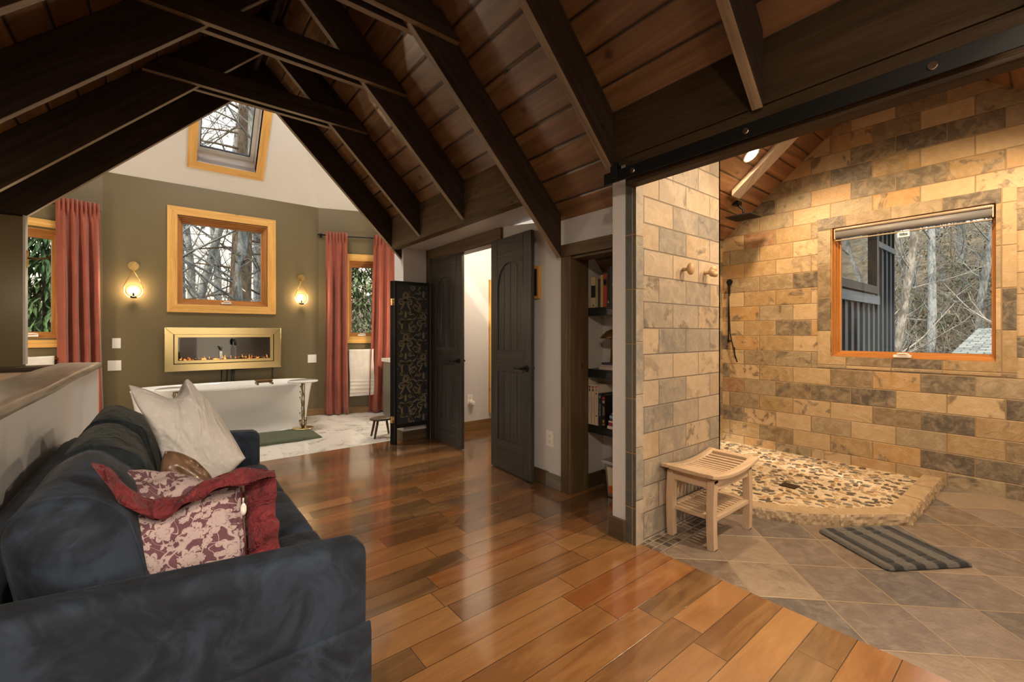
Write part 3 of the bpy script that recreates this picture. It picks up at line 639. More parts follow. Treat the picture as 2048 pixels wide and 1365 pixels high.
# hall: lamp-lit passage behind the doors
rt=root('wall_mirror',(3.32,4.49,.19),'tall brown wooden framed mirror on the wall of the passage, only its edge in view','mirror')
m=MB(); mitre(m,3.215,3.75,.19,1.88,.05,4.47,4.499); m.build('frame','honey_pine',rt)
m=MB(); m.box(3.26,3.70,4.485,4.495,.24,1.83); m.build('mirror_glass',simple('mirror_silver',(.8,.8,.8),.03,metal=1.0),rt)
def plate(name,Mx,u,z,w,h,label,kind='switch',n=1,cat=None,group=None):
    o=Mx@Vector((u,0,z)); r=root(name,tuple(o),label,cat or kind,group)
    m=MB(Mx); m.box(u-w/2,u+w/2,-.006,0,z-h/2,z+h/2); m.build('cover_plate','white_plastic',r,bevel=.002)
    for k in range(n):
        c=u+(k-(n-1)/2)*.046
        if kind=='switch': m=MB(Mx); m.box(c-.0165,c+.0165,-.0085,-.006,z-.033,z+.033); m.build('rocker','white_plastic',r,bevel=.0015)
        else:
            for zz in(-.022,.022):
                m=MB(Mx); m.box(c-.016,c+.016,-.008,-.006,z+zz-.014,z+zz+.014); m.box(c-.009,c-.006,-.0085,-.008,z+zz-.004,z+zz+.008,1); m.box(c+.006,c+.009,-.0085,-.008,z+zz-.004,z+zz+.008,1); m.tube([(c,-.008,z+zz-.009),(c,-.0086,z+zz-.009)],.003,8,1); m.build('socket',['white_plastic','black'],r)
    return r
plate('light_switch',MMAIN,-.433,1.085,.075,.117,'single white rocker switch on the olive wall, the upper one left of the fireplace',n=1)
plate('light_switch',MMAIN,-.45,.828,.118,.117,'double white rocker switch on the olive wall, below the single one',n=2)
plate('light_switch',MMAIN,1.68,.83,.118,.117,'double white rocker switch beside the terracotta curtain right of the fireplace',n=2)
MRN=Matrix(((0,1,0,2.37),(-1,0,0,0),(0,0,1,0),(0,0,0,1)))
plate('power_outlet',MRN,-2.488,.37,.078,.125,'white wall outlet between the open door leaf and the bookcase','outlet')
MH=frame_mat((0,4.5,0),(1,0))
ro=plate('power_outlet',MH,2.93,.385,.075,.12,'white wall outlet in the passage with a round night light plugged in','outlet')
m=MB(MH); m.tube([(2.945,-.006,.345),(2.945,-.05,.345)],.034,20); m.tube([(2.945,-.05,.345),(2.945,-.06,.345)],[.028,.02],20); tag(m.build('night_light','white_plastic'),'round white night light plugged into the passage outlet','night light')
plate('power_outlet',frame_mat((0,1.479,0),(1,0)),2.50,.33,.05,.09,'small white outlet on the tiled pier behind the teak stool','outlet')
rt=root('picture_frame',(2.36,2.6,1.48),'small brown framed picture on the wall, seen past the edge of the door leaf','picture')
m=MB(MRN); mitre(m,-2.77,-2.592,1.48,1.745,.022,-.026,-.001); m.build('frame','honey_pine',rt)
m=MB(MRN); m.box(-2.75,-2.61,-.012,-.006,1.50,1.725); m.build('artwork',simple('dark_artwork',(.03,.028,.026),.3),rt)
# ------------------------------------------------------------------ folding screen
rt=root('folding_screen',(2.1,4.43,0),'black folding screen with bronze scroll damask pattern, in front of the bathroom wall end','screen')
Mx=frame_mat((1.925,4.435,0),(1,.0))
def frame_panel(Mx,w,name):
    m=MB(Mx); m.box(0,.028,-.012,.012,0,1.765,along=2); m.box(w-.028,w,-.012,.012,0,1.765,along=2); m.box(.028,w-.028,-.012,.012,1.735,1.765,along=0); m.box(.028,w-.028,-.012,.012,.175,.215,along=0)
    return m.build(name,'black',rt,bevel=.002)
f=frame_panel(Mx,.42,'panel_frame')
m=MB(Mx); m.box(.028,.392,-.002,.002,.215,1.735); m.build('screen_panel',simple('black_screen_cloth',(.016,.022,.030),.4),rt)
def scroll(m,cx,cz,r,turns,start,direction,wd):
    pts=[]; n=int(16*turns)
    for k in range(n+1):
        t=k/n; a=start+direction*2*PI*turns*t; rr=r*(1-.86*t); pts.append((cx+rr*math.cos(a),cz+rr*math.sin(a)))
    ribbon(m,pts,wd)
def ribbon(m,pts,w):
    n=len(pts)
    for i in range(n-1):
        (x0,z0),(x1,z1)=pts[i],pts[i+1]; dx,dz=x1-x0,z1-z0; L=math.hypot(dx,dz) or 1; 
        def wd(t): return w*(.35+.65*math.sin(PI*min(1,max(0,.12+.76*t))))
        a,b=wd(i/n)/2,wd((i+1)/n)/2; px,pz=-dz/L,dx/L
        q=[(x0+px*a,z0+pz*a),(x1+px*b,z1+pz*b),(x1-px*b,z1-pz*b),(x0-px*a,z0-pz*a)]
        if all(.03<p[0]<.39 and .216<p[1]<1.734 for p in q): m.face([(p[0],-.0032,p[1]) for p in q][::-1])
def medallion(m,cx,cz,s):
    W=.017*s/.2
    for k in(-1,1):
        for (x,z,r,tn,st,dr) in((.22,.62,.20,1.5,PI if k>0 else 0,-k),(.62,.30,.17,1.4,PI*.5,-k),(.30,.10,.15,1.4,PI if k>0 else 0,k),(.78,-.08,.16,1.4,PI*1.0 if k>0 else 0,k),(.25,-.42,.19,1.5,PI if k>0 else 0,-k),(.55,-.70,.13,1.3,PI*.5,k),(.20,-.95,.13,1.3,PI*.5,k)):
            scroll(m,cx+k*x*s,cz+z*s,r*s,tn,st,dr,W)
        ribbon(m,[(cx+k*s*(.02+.5*t*t*1.0),cz+s*(.95-1.0*t)) for t in[i/12 for i in range(13)]],W)
        ribbon(m,[(cx+k*s*(.05+.8*math.sin(t*1.6)),cz+s*(-.15-.25*math.cos(t*3))) for t in[i/14 for i in range(15)]],W)
        ribbon(m,[(cx+k*s*(.04+.18*math.sin(t*PI)),cz+s*(-.3-.75*t)) for t in[i/12 for i in range(13)]],W*1.2)
        ribbon(m,[(cx+k*s*(.02+.10*math.sin(t*PI)),cz+s*(.72+.45*t)) for t in[i/10 for i in range(11)]],W*1.2)
    ribbon(m,[(cx,cz+s*(.15-.35*t)) for t in(0,.3,.6,1)],W*1.6)
m=MB(Mx)
for j,cz in enumerate((.50,.955,1.41)): medallion(m,.13,cz,.205)
for j,cz in enumerate((.27,.73,1.18,1.64)): medallion(m,.345,cz,.205)
m.build('scroll_pattern',simple('bronze_scroll_print',(.23,.20,.13),.45,metal=.2),rt)
for k,off in enumerate((.0,.026)):
    Mb=frame_mat((1.921-off*.55,4.445+off,0),(.75,.66)); f=frame_panel(Mb,.42,'folded_panel_frame')
    m=MB(Mb); m.box(.028,.392,-.002,.002,.215,1.735); m.build('folded_panel','black',rt)
for z in(.24,1.5):
    m=MB(); m.box(1.893,1.921,4.418,4.45,z,z+.07); m.cyl((1.908,4.418),.006,z,z+.07,8); m.build('brass_hinge','brass',rt)
# ------------------------------------------------------------------ sconces
def sconce(x,label):
    y=6.77; r=root('wall_sconce',(x,y,1.85),label,'sconce','teardrop sconces either side of the window')
    m=MB(); m.tube([(x,y,1.99),(x,y-.018,1.99)],.052,28); m.tube([(x,y-.018,1.99),(x,y-.05,1.985)],.012,12); m.box(x-.008,x+.008,y-.055,y-.035,1.93,2.0); m.build('wall_plate','brass',r)
    m=MB(); pts=[]
    for k in range(41):
        t=k/40; a=2*PI*t; 
        px=.122*math.sin(a)*(math.sin(a/2)**1.5); pz=1.945-.335*(1-math.cos(a))/2
        pts.append((x+px,y-.048,pz))
    m.tube(pts,.0055,8); m.build('teardrop_ring','brass',r)
    m=MB(); m.ell((x,y-.05,1.70),(.072,.05,.072),20,12); m.build('glass_globe','clear_globe',r)
    m=MB(); m.tube([(x,y-.05,1.618),(x,y-.05,1.632)],[.035,.028],14); m.tube([(x,y-.05,1.632),(x,y-.05,1.68)],.010,10); m.build('lamp_socket','black',r)
    m=MB(); m.ell((x,y-.05,1.70),(.014,.014,.020),12,8); m.build('bulb','bulb',r)
    lamp('sconce_light','POINT',(x,y-.05,1.70),LAMP_W['sconce'],WARM,shadow_soft_size=.024)
sconce(-.283,'brass teardrop wall sconce with lit globe, left of the pine framed window')
sconce(1.528,'brass teardrop wall sconce with lit globe, right of the pine framed window')
# ------------------------------------------------------------------ electric fireplace
rt=root('electric_fireplace',(.627,6.77,.735),'wide brass framed electric fireplace glowing on the olive wall','fireplace')
m=MB(MMAIN)
mitre(m,0,1.254,.735,1.27,.085,-.10,-.012); m.build('outer_frame','pale_brass',rt,bevel=.003)
m=MB(MMAIN); m.box(.03,1.224,-.012,.0,.76,1.25); m.build('back_box','black',rt)
m=MB(MMAIN); mitre(m,.093,1.161,.828,1.185,.037,-.088,-.05); m.build('inner_frame','pale_brass',rt,bevel=.002)
m=MB(MMAIN); m.box(.093,1.161,-.090,-.05,1.189,1.210); m.build('vent_slot','black_glass',rt)
m=MB(MMAIN); m.box(.13,1.124,-.02,-.015,.865,1.155); m.box(.13,1.124,-.07,-.015,.85,.866); m.build('fire_box','black_glass',rt)
m=MB(MMAIN)
for k in range(46):
    x=.16+.93*k/45+random.uniform(-.01,.01); m.ell((x,-.045+random.uniform(-.012,.012),.872+random.uniform(-.003,.006)),(random.uniform(.012,.026),.014,random.uniform(.006,.015)),8,6)
m.build('driftwood_embers','ember',rt)['kind']='stuff'
m=MB(MMAIN)
for k in range(34):
    x=.17+.91*k/33+random.uniform(-.012,.012); h=random.uniform(.010,.045)*(1.2 if k>14 else .8); w=random.uniform(.003,.007)
    m.tube([(x,-.03,.87),(x+random.uniform(-.006,.006),-.03,.87+h*.5),(x+random.uniform(-.008,.008),-.03,.87+h)],[w,w*.8,.0006],6)
m.build('flames','flame',rt)['kind']='stuff'
m=MB(MMAIN); m.box(.128,1.126,-.078,-.076,.862,1.158); m.build('front_glass','glass',rt)
m=MB(); m.tube([(1.165,6.765,.73),(1.17,6.76,.55),(1.20,6.75,.3),(1.22,6.75,.02)],.005,6); m.build('power_cord','black',rt)
# ------------------------------------------------------------------ bathtub and fittings
TC=(.625,6.30)
rt=root('bathtub',(*TC,0),'white freestanding bathtub under the fireplace','bathtub')
def sup(a,rx,ry,e=3.2):
    c,s=math.cos(a),math.sin(a); return TC[0]+rx*math.copysign(abs(c)**(2/e),c), TC[1]+ry*math.copysign(abs(s)**(2/e),s)
prof=[(0,.835,.29,.0),(.03,.845,.30,.0),(.2,.862,.32,0),(.42,.892,.348,0),(.545,.915,.365,0),(.572,.922,.37,0),(.578,.915,.363,0),(.578,.885,.333,0),(.565,.872,.322,0),(.42,.80,.27,0),(.2,.68,.23,0),(.10,.60,.20,0),(.09,.3,.1,0),(.09,.001,.001,0)]
m=MB(); m.grid(lambda u,v:(*sup(2*PI*u,prof[int(round(v*13))][1],prof[int(round(v*13))][2]),prof[int(round(v*13))][0]),72,13,closeu=True); m.build('tub_shell','porcelain',rt)
m=MB(); m.tube([(.75,6.622,.50),(.75,6.60,.50)],.018,14); m.box(.70,.80,6.615,6.62,.49,.51); m.build('overflow_slot','chrome',rt)
# floor mounted tub filler
rt=root('tub_filler',(.70,6.72,0),'black floor mounted tub filler with hand shower behind the bathtub','faucet')
m=MB(); m.tube([(.70,6.72,0),(.70,6.72,1.02)],.021,14); m.tube([(.70,6.72,0),(.70,6.72,.02)],.05,18); m.tube([(.70,6.72,1.0),(.70,6.72,1.09),(.70,6.68,1.12),(.70,6.55,1.12),(.70,6.50,1.10),(.70,6.49,1.05)],.014,10); m.build('standpipe','black',rt)
m=MB(); m.tube([(.60,6.72,.80),(.80,6.72,.80)],.014,10); m.tube([(.70,6.72,.74),(.80,6.70,.74)],.018,10); m.build('valve_arm','black',rt)
m=MB(); m.tube([(.56,6.71,.98),(.58,6.71,1.02),(.54,6.69,1.03),(.56,6.68,.99)],.010,8); m.tube([(.575,6.71,1.0),(.575,6.71,.80)],.006,6); m.build('hand_shower','black',rt)
m=MB(); m.tube([(.565,6.69,.87),(.565,6.69,.97)],[.013,.017],12); m.build('hand_shower_grip','white_plastic',rt)
m=MB(); m.tube([(.58,6.73,.80),(.57,6.74,.5),(.60,6.74,.2),(.66,6.73,.03)],.006,6); m.tube([(.64,6.73,.78),(.63,6.74,.4),(.66,6.73,.02)],.006,6); m.build('supply_hose','black',rt)
rt=root('bath_tray',(.95,6.05,.58),'small brown wooden stand resting on the tub rim','bath tray')
m=MB(); m.box(.86,1.04,5.99,6.12,.615,.628,along=0); m.box(.87,1.03,6.0,6.11,.60,.615,along=0); m.build('tray_top','tray',rt,bevel=.003)
for x in(.865,1.02): m=MB(); m.box(x,x+.018,5.955,6.13,.579,.603,along=1); m.build('side_rail','tray',rt,bevel=.002)
# gold twig side tables
def twig_table(x,y,label):
    r=root('accent_table',(x,y,.02),label,'side table','white topped gold twig tables beside the bathtub')
    m=MB(); m.lathe((x,y),[(0.001,.60),(.165,.60),(.172,.606),(.172,.614),(.165,.62),(0.001,.62)],36); m.build('table_top','porcelain',r)
    m=MB(); m.lathe((x,y),[(.001,.028),(.12,.028),(.125,.034),(.10,.040),(.001,.042)],28); m.build('base_plate','pale_brass',r)
    m=MB(); rnd=random.Random(3)
    for k in range(4):
        a=k*1.7; p=[(x+.016*math.cos(a+t*3)+.004*rnd.uniform(-1,1),y+.016*math.sin(a+t*3),.04+.56*t) for t in[i/9 for i in range(10)]]; m.tube(p,.0055,6)
    for k in range(7):
        z=.10+.065*k; a=rnd.uniform(0,6.3); L=.035; m.tube([(x,y,z),(x+L*.7*math.cos(a),y+L*.7*math.sin(a),z+.015),(x+L*math.cos(a),y+L*math.sin(a),z+.045)],[.004,.0035,.003],5); m.ell((x+L*math.cos(a),y+L*math.sin(a),z+.052),(.008,.008,.011),8,6)
    m.lathe((x,y),[(.012,.60),(.03,.598),(.026,.585),(.012,.57)],14)
    for k in range(6):
        a=k*1.05; m.tube([(x,y,.04),(x+.035*math.cos(a),y+.035*math.sin(a),.07),(x+.04*math.cos(a),y+.04*math.sin(a),.12)],[.005,.004,.004],5); m.ell((x+.04*math.cos(a),y+.04*math.sin(a),.125),(.009,.009,.013),8,6)
    m.build('twig_stem',simple('antique_gold_metal',(.32,.24,.11),.3,metal=1.0),r)
twig_table(1.335,5.80,'white topped side table on a gold twig stem at the right end of the bathtub')
twig_table(.09,5.80,'white topped side table on a gold twig stem partly hidden behind the white pillow')
m=MB()
def rugf(u,v):
    x=.05+u*1.37; y=5.245+v*.64; e=min(min(u,1-u)*1.37,min(v,1-v)*.64); z=.003+.024*min(1,e/.03)**.5+.005*noise.noise(Vector((x*14,y*14,0)))
    return(x+.012*noise.noise(Vector((y*5,1,2))),y+.02*noise.noise(Vector((x*4,3,1))),z)
m.grid(rugf,90,46); tag(m.build('bath_rug','green_rug'),'green plush rug on the marble in front of the bathtub','rug')
# ------------------------------------------------------------------ curtains, rods, towels
def curtain(Mx,u0,u1,z0,z1,label,seed,folds=2.8,amp=.045,y=-.095,tilt=0):
    rnd=random.Random(seed); ph=rnd.uniform(0,6)
    m=MB(Mx)
    def f(u,v):
        z=z1+(z0-z1)*v; g=min(1,v*3.2); w=(u1-u0); ripple=math.sin(2*PI*folds*u+ph+.5*noise.noise(Vector((u*3,v*2,seed))))
        head=1 if v<.05 else 0
        A=amp*(.30+.75*g)*(1 if z<z1-.05 else .8)
        yy=y+A*ripple+.012*math.sin(2*PI*folds*2.3*u+seed)*(1-g)+.01*noise.noise(Vector((u*6,v*5,seed)))
        if v<.05: yy=y+.022*math.sin(2*PI*folds*2.5*u+ph)
        sp=1+.10*v-.06*math.sin(PI*v); uu=(u0+u1)/2+(u-.5)*w*sp+tilt*v
        zz=z-.0+(.014*noise.noise(Vector((u*11,seed,0))) if v<.02 else 0)
        return(uu,yy,zz)
    m.grid(f,int(folds*18),44)
    r=m.build('curtain','curtain',weld=False); s=r.modifiers.new('thickness','SOLIDIFY'); s.thickness=.003
    return tag(r,label,'curtain','terracotta curtains at the bathroom windows')
curtain(MRF,.10,.40,.012,2.685,'left terracotta curtain of the window right of the fireplace, hanging to the floor',1)
curtain(MRF,.77,1.12,.012,2.685,'right terracotta curtain beside the folding screen',2,tilt=-.06)
curtain(MLF,.905,1.255,.012,2.64,'terracotta curtain at the left window above the half wall',3,folds=4,amp=.045,tilt=.03)
rt=root('curtain_rod',tuple(MRF@Vector((.6,-.07,2.635))),'black curtain rod over the window right of the fireplace','curtain rod')
m=MB(MRF); m.tube([(-.01,-.05,2.64),(1.15,-.05,2.64)],.010,10); m.build('rod','black',rt)
m=MB(MRF); m.tube([(.03,0,2.64),(.03,-.075,2.64)],.008,8); m.box(.01,.05,-.01,0,2.61,2.67); m.build('bracket','black',rt)
rt=root('curtain_rod',tuple(MLF@Vector((1.0,-.07,2.6))),'black curtain rod over the left window, mostly behind its curtain','curtain rod')
m=MB(MLF); m.tube([(.80,-.045,2.57),(1.27,-.045,2.57)],.010,10); m.build('rod','black',rt)

rt=root('curtain_holdback',(-.76,4.59,1.73),'small brass hook on the edge of the wall end at far left','hook')
m=MB(); m.box(-.766,-.757,4.55,4.585,1.67,1.79); m.build('mounting_plate','brass',rt,bevel=.002)
m=MB(); m.tube([(-.757,4.567,1.735),(-.70,4.567,1.735),(-.66,4.567,1.745),(-.655,4.567,1.765)],[.008,.006,.008,.006],8); m.build('hook_arm',simple('aged_bronze',(.16,.09,.04),.35,metal=1.0),rt)
def towel(Mx,u0,u1,z0,z1,label,bar,seed,lx=0):
    r=root('towel_rail',tuple(Mx@Vector(((u0+u1)/2,-.06,z1))),bar,'towel rail')
    m=MB(Mx); m.tube([(u0-.04,-.06,z1-.012),(u1+.05,-.06,z1-.012)],.007,8); m.build('bar','brass',r)
    for u in(u0-.01,u1+.02): m=MB(Mx); m.tube([(u,0,z1-.012),(u,-.06,z1-.012)],.008,8); m.tube([(u,0,z1-.012),(u,-.008,z1-.012)],.02,12); m.build('bracket','brass',r)
    m=MB(Mx)
    def f(u,v):
        s=v*2.25; uu=u0+(u1-u0)*(u+.02*math.sin(v*6))
        if s<2: k=1-s/2; y=-.083; z=z0+(z1-.012-z0)*(1-k)
        else: y=-.060; z=z1
        if v<=.9: t=v/.9; z=z0+.012*u+(z1-z0)*t; y=-.082+.004*noise.noise(Vector((u*7,v*5,seed))); bandz=z-z0
        else: t=(v-.9)/.1; y=-.082+.045*t; z=z1+.006*math.sin(PI*t)
        if v<=.9:
            for c in(.06,.12,.175,.23):
                y-=.006*math.exp(-((z-z0-c)/.012)**2)
        return(uu,y,z)
    m.grid(f,20,110); m.grid(lambda u,v:(u0+(u1-u0)*u,-.037+.001*v,z1-(z1-z0)*.92*v),12,10)
    o=m.build('towel','towel'); s=o.modifiers.new('thickness','SOLIDIFY'); s.thickness=.008; s.offset=1
    return tag(o,label,'towel')
towel(MRF,.425,.775,.26,.945,'cream terry towel hanging between the curtains under the right window','brass towel rail under the right bathroom window',1)
towel(MLF,.56,.90,.25,.945,'cream towel under the left window, only its top seen over the half wall','brass towel rail under the left bathroom window',2)
# vanity and milking stool
rt=root('bathroom_vanity',(2.6,5.9,0),'grey panelled vanity cabinet with white stone top behind the folding screen','vanity')
m=MB(); m.box(2.52,2.97,5.76,6.20,.0,.785); m.build('cabinet_body',simple('grey_olive_cabinet_paint',(.13,.125,.10),.4),rt,bevel=.003)
m=MB(); mitre(m,2.55,2.94,.06,.75,.05,5.745,5.76); m.build('cabinet_door',simple('grey_olive_door_paint',(.15,.145,.12),.4),rt,bevel=.002)
m=MB(); m.box(2.50,2.98,5.72,6.22,.785,.835); m.build('stone_top','marble',rt,bevel=.004)
rt=root('milking_stool',(1.99,4.90,0),'small dark wooden milking stool beside the folding screen','stool')
m=MB(); m.lathe((1.985,4.90),[(.001,.195),(.12,.195),(.137,.202),(.137,.215),(.125,.222),(.001,.218)],20,sx=1.1,sy=.8); m.build('seat','dark_wood',rt)
for(a,b)in((-.10,-.06),(.10,-.06),(-.08,.07),(.09,.07)):
    m=MB(); m.tube([(1.985+a*.8,4.9+b,.20),(1.985+a,4.9+b*1.1,.11),(1.985+a*1.25,4.9+b*1.3,0.001)],[.014,.015,.012],8); m.build('leg','dark_wood',rt)
# ------------------------------------------------------------------ points on the photograph's sight lines, at a known y / x / z
_F=(math.sin(YAW),math.cos(YAW)); _R=(math.cos(YAW),-math.sin(YAW))
def at(px,py,x=None,y=None,z=None):
    u=(px-1024)/FPX; r=(_F[0]+u*_R[0],_F[1]+u*_R[1],(HX-py)/FPX)
    t=x/r[0] if x is not None else y/r[1] if y is not None else (z-EYE)/r[2]
    return Vector((r[0]*t,r[1]*t,EYE+r[2]*t))
# ------------------------------------------------------------------ sofa
def soft(m,lo,hi,r,n=16,fn=None,mi=0):
    lo=Vector(lo);hi=Vector(hi);c=(lo+hi)/2;h=(hi-lo)/2
    def s(t): t=2*t-1; return math.copysign(abs(t)**.75,t)
    def mapp(p):
        P=Vector((c[i]+p[i]*h[i] for i in range(3))); q=Vector((min(max(P[i],lo[i]+r),hi[i]-r) for i in range(3))); d=P-q
        if d.length>1e-9: P=q+d.normalized()*r if d.length>0 else P
        if fn: P=Vector(fn(P,p))
        return P
    for ax in range(3):
        for sg in(-1,1):
            a,b=[i for i in range(3) if i!=ax]
            def f(u,v,ax=ax,sg=sg,a=a,b=b):
                p=[0,0,0]; p[ax]=sg; 
                if (sg>0)^(ax==1): p[a],p[b]=s(u),s(v)
                else: p[a],p[b]=s(v),s(u)
                return mapp(p)
            m.grid(f,n,n,mi,True)
    return mapp
rt=root('sofa',(.04,2.12,0),'dark blue grey velvet three seat sofa along the half wall','sofa')
def backc(y0,y1,k):
    def fn(P,p):
        bx=.03*(1-p[1]**2)*(1-p[2]**2) if p[0]>0 else 0
        P.x+=bx-.05*max(0,(P.z-.55))/.3; P.z+=.028*(1-p[1]**2)*(1-min(1,abs(p[0])))*(1 if p[2]>0 else 0)
        w=noise.noise(Vector((P.x*9+k*7,P.y*4,P.z*5)))*.010+noise.noise(Vector((P.x*20,P.y*11+k,P.z*9)))*.004
        return (P.x+w,P.y+w*.4,P.z+w)
    return fn
for k,(a,b) in enumerate(((1.305,1.85),(1.855,2.395),(2.40,2.94))):
    m=MB(); mp=soft(m,(-.235,a,.41),(-.035,b,.835),.09,22,backc(a,b,k)); bc=m.build('back_cushion','velvet' if k==0 else 'velvet_green',rt,weld=True)
    for yy_ in(-.74,.74):
        m=MB(); m.tube([mp((1,yy_,-1+.1*i)) for i in range(20)]+[mp((1-.1*i,yy_,1)) for i in range(20)]+[mp((-1,yy_,1-.1*i)) for i in range(20)],.0032,6)
        m.build('piping','velvet',bc)
    m=MB()
    def sf(P,p): 
        P.z+=.018*(1-p[0]**2)*(1-p[1]**2)*(1 if p[2]>0 else 0); w=noise.noise(Vector((P.x*6,P.y*6+k,P.z)))*.006; return(P.x,P.y,P.z+w)
    soft(m,(-.10,a-.005,.285),(.475,b+.003,.43),.04,14,sf); m.build('seat_cushion','velvet',rt,weld=True)
def armfn(P,p):
    if P.z>.3: P.z+=(.44-P.x)*.085*(P.z-.3)/.32
    w=noise.noise(Vector((P.x*5,P.y*5,P.z*5)))*.003; return(P.x,P.y+w,P.z)
for nm,a,b in(('arm',1.19,1.30),('arm',2.94,3.06)):
    m=MB(); soft(m,(-.375,a,.045),(.445,b,.618),.035,22,armfn); m.build(nm,'velvet',rt,weld=True)
m=MB(); soft(m,(-.375,1.29,.05),(.43,2.95,.29),.02,10); m.build('base','velvet',rt,weld=True)
m=MB(); soft(m,(-.38,1.28,.05),(-.27,2.96,.70),.04,14); m.build('back_frame','velvet',rt,weld=True)
m=MB(); 
def skf(P,p): P.z-=(P.x+.37)*.0; return(P.x,P.y,P.z)
soft(m,(-.37,1.178,.05),(.449,1.20,.405),.01,10,skf); m.build('arm_skirt','velvet',rt,weld=True)
for x in(-.33,.40):
    for y in(1.24,3.0): m=MB(); m.cyl((x,y),.022,0,.06,12); m.build('foot','black',rt)
# pillows from four boundary polylines
def poly_at(P,t):
    n=len(P)-1; k=min(int(t*n),n-1); f=t*n-k; a,b=P[k],P[k+1]
    # smooth
    p0=P[max(k-1,0)]; p3=P[min(k+2,n)]
    return .5*((2*a)+(b-p0)*f+(2*p0-5*a+4*b-p3)*f*f+(3*a-p0-3*b+p3)*f**3)
def coons(T,B,Lf,R):
    def f(u,v):
        c=(1-u)*(1-v)*T[0]+u*(1-v)*T[-1]+(1-u)*v*B[0]+u*v*B[-1]
        return (1-v)*poly_at(T,u)+v*poly_at(B,u)+(1-u)*poly_at(Lf,v)+u*poly_at(R,v)-c
    return f
def pillow(m,T,B,Lf,R,th,N,nu=36,nv=36,mi=0,extra=None,back=True,uvs=(1,1),e=2.2):
    f=coons(T,B,Lf,R); N=Vector(N).normalized()
    def pr(t): return max(0,1-abs(2*t-1)**e)**.6
    def front(u,v):
        p=f(u,v)-N*0; d=th*pr(u)*pr(v); q=p+N*d
        w=noise.noise(Vector((u*5,v*5,th*30)))*.012*pr(u)*pr(v)+noise.noise(Vector((u*13,v*9,th*10)))*.005*pr(u)*pr(v)
        q=q+N*w
        if extra: q=extra(u,v,q,N)
        return q
    m.grid(front,nu,nv,mi,True,uvs=uvs)
    if back: m.grid(lambda u,v:f(1-u,v)-N*th*pr(u)*pr(v)*.9,nu,nv,mi,True,uvs=uvs)
def pts(lst,y): return [at(px,py,y=(y if not isinstance(y,tuple) else y[0]+(y[1]-y[0])*i/(len(lst)-1))) for i,(px,py) in enumerate(lst)]
m=MB(); T=pts([(256,769),(300,782),(338,797),(352,792),(373,759),(392,778),(420,803)],(2.22,2.30)); R_=pts([(420,803),(446,843),(472,885),(491,917)],(2.30,2.14)); Bt=pts([(338,995),(400,985),(450,955),(491,917)],(2.10,2.14)); L_=pts([(256,769),(272,805),(300,850),(322,905),(338,995)],(2.22,2.10))
def crease(u,v,q,N):
    d=abs((u-.55)-(v*.9)*.45); k=math.exp(-(d/.07)**2)*max(0,1-v/.5)
    return q-N*.055*k
pillow(m,T,Bt,L_,R_,.095,(-.25,-.85,.15),44,44,extra=crease)
tag(m.build('throw_pillow','linen',weld=True),'large off white linen pillow leaning on the sofa, its top pinched into two peaks','pillow')
m=MB(); T=pts([(330,903),(358,908),(392,924),(424,955)],1.92); Bt=pts([(316,990),(350,1015),(400,1015),(440,1000)],(1.86,1.86)); L_=pts([(330,903),(322,930),(316,960),(316,990)],(1.92,1.86)); R_=pts([(424,955),(434,975),(440,1000)],(1.92,1.86))
pillow(m,T,Bt,L_,R_,.07,(-.1,-.7,.6),24,24); tag(m.build('throw_pillow','satin',weld=True),'small shiny brown pillow wedged between the linen pillow and the floral one','pillow')
rt=root('throw_pillow',tuple(at(380,1100,y=1.45)),'floral printed pillow with a ruffled crimson border, nearest on the sofa','pillow')
m=MB(); T=pts([(238,1006),(300,1018),(360,1006),(420,982),(488,963)],(1.47,1.52)); R_=pts([(488,963),(494,1040),(499,1120)],(1.52,1.40)); Bt=pts([(284,1176),(350,1172),(420,1150),(499,1120)],(1.40,1.40)); L_=pts([(238,1006),(246,1060),(258,1120),(284,1176)],(1.47,1.40))
pillow(m,T,Bt,L_,R_,.055,(-.25,-.9,.25),34,34,uvs=(1.25,1)); m.build('printed_cover','floral',rt,weld=True)
m=MB(); T=pts([(228,940),(290,946),(350,956),(405,972)],(1.78,1.74)); Bt=pts([(244,1008),(300,1016),(360,1000),(420,975)],(1.50,1.52)); L_=[T[0],(T[0]+Bt[0])/2,Bt[0]]; R_=[T[-1],(T[-1]+Bt[-1])/2+Vector((0,0,.01)),Bt[-1]]
pillow(m,T,Bt,L_,R_,.035,(-.1,-.3,1),24,18,uvs=(1,.6)); m.build('folded_back_cover','floral',rt,weld=True)
def ruffle(u,v,q,N): return q+N*(.010*math.sin(u*38+v*3)+.008*noise.noise(Vector((u*14,v*4,1))))
m=MB(); T=pts([(181,930),(205,930),(232,948),(268,985),(318,1000),(372,988),(430,955),(490,938),(548,942)],(1.46,1.47)); Bt=pts([(196,948),(225,985),(243,1012),(300,1036),(320,1040),(372,1012),(424,985),(488,968),(553,955)],(1.40,1.42)); L_=[T[0],(T[0]+Bt[0])/2,Bt[0]]; R_=[T[-1],(T[-1]+Bt[-1])/2,Bt[-1]]
pillow(m,T,Bt,L_,R_,.020,(-.2,-.7,.7),80,12,extra=ruffle); m.build('ruffled_border','crimson',rt,weld=True)
def ruffle2(u,v,q,N): return q+N*(.006*math.sin(v*26+u*4)+.006*noise.noise(Vector((u*4,v*12,5))))
m=MB(); T=pts([(488,962),(515,950),(549,940)],(1.50,1.46)); R_=pts([(549,940),(554,985),(551,1030),(559,1045),(557,1080),(564,1106)],(1.46,1.38)); Bt=pts([(499,1122),(530,1114),(564,1106)],(1.38,1.38)); L_=pts([(488,962),(494,1040),(499,1122)],(1.50,1.38))
pillow(m,T,Bt,L_,R_,.024,(-.15,-.95,.2),16,50,extra=ruffle2); m.build('side_border','crimson',rt,weld=True)
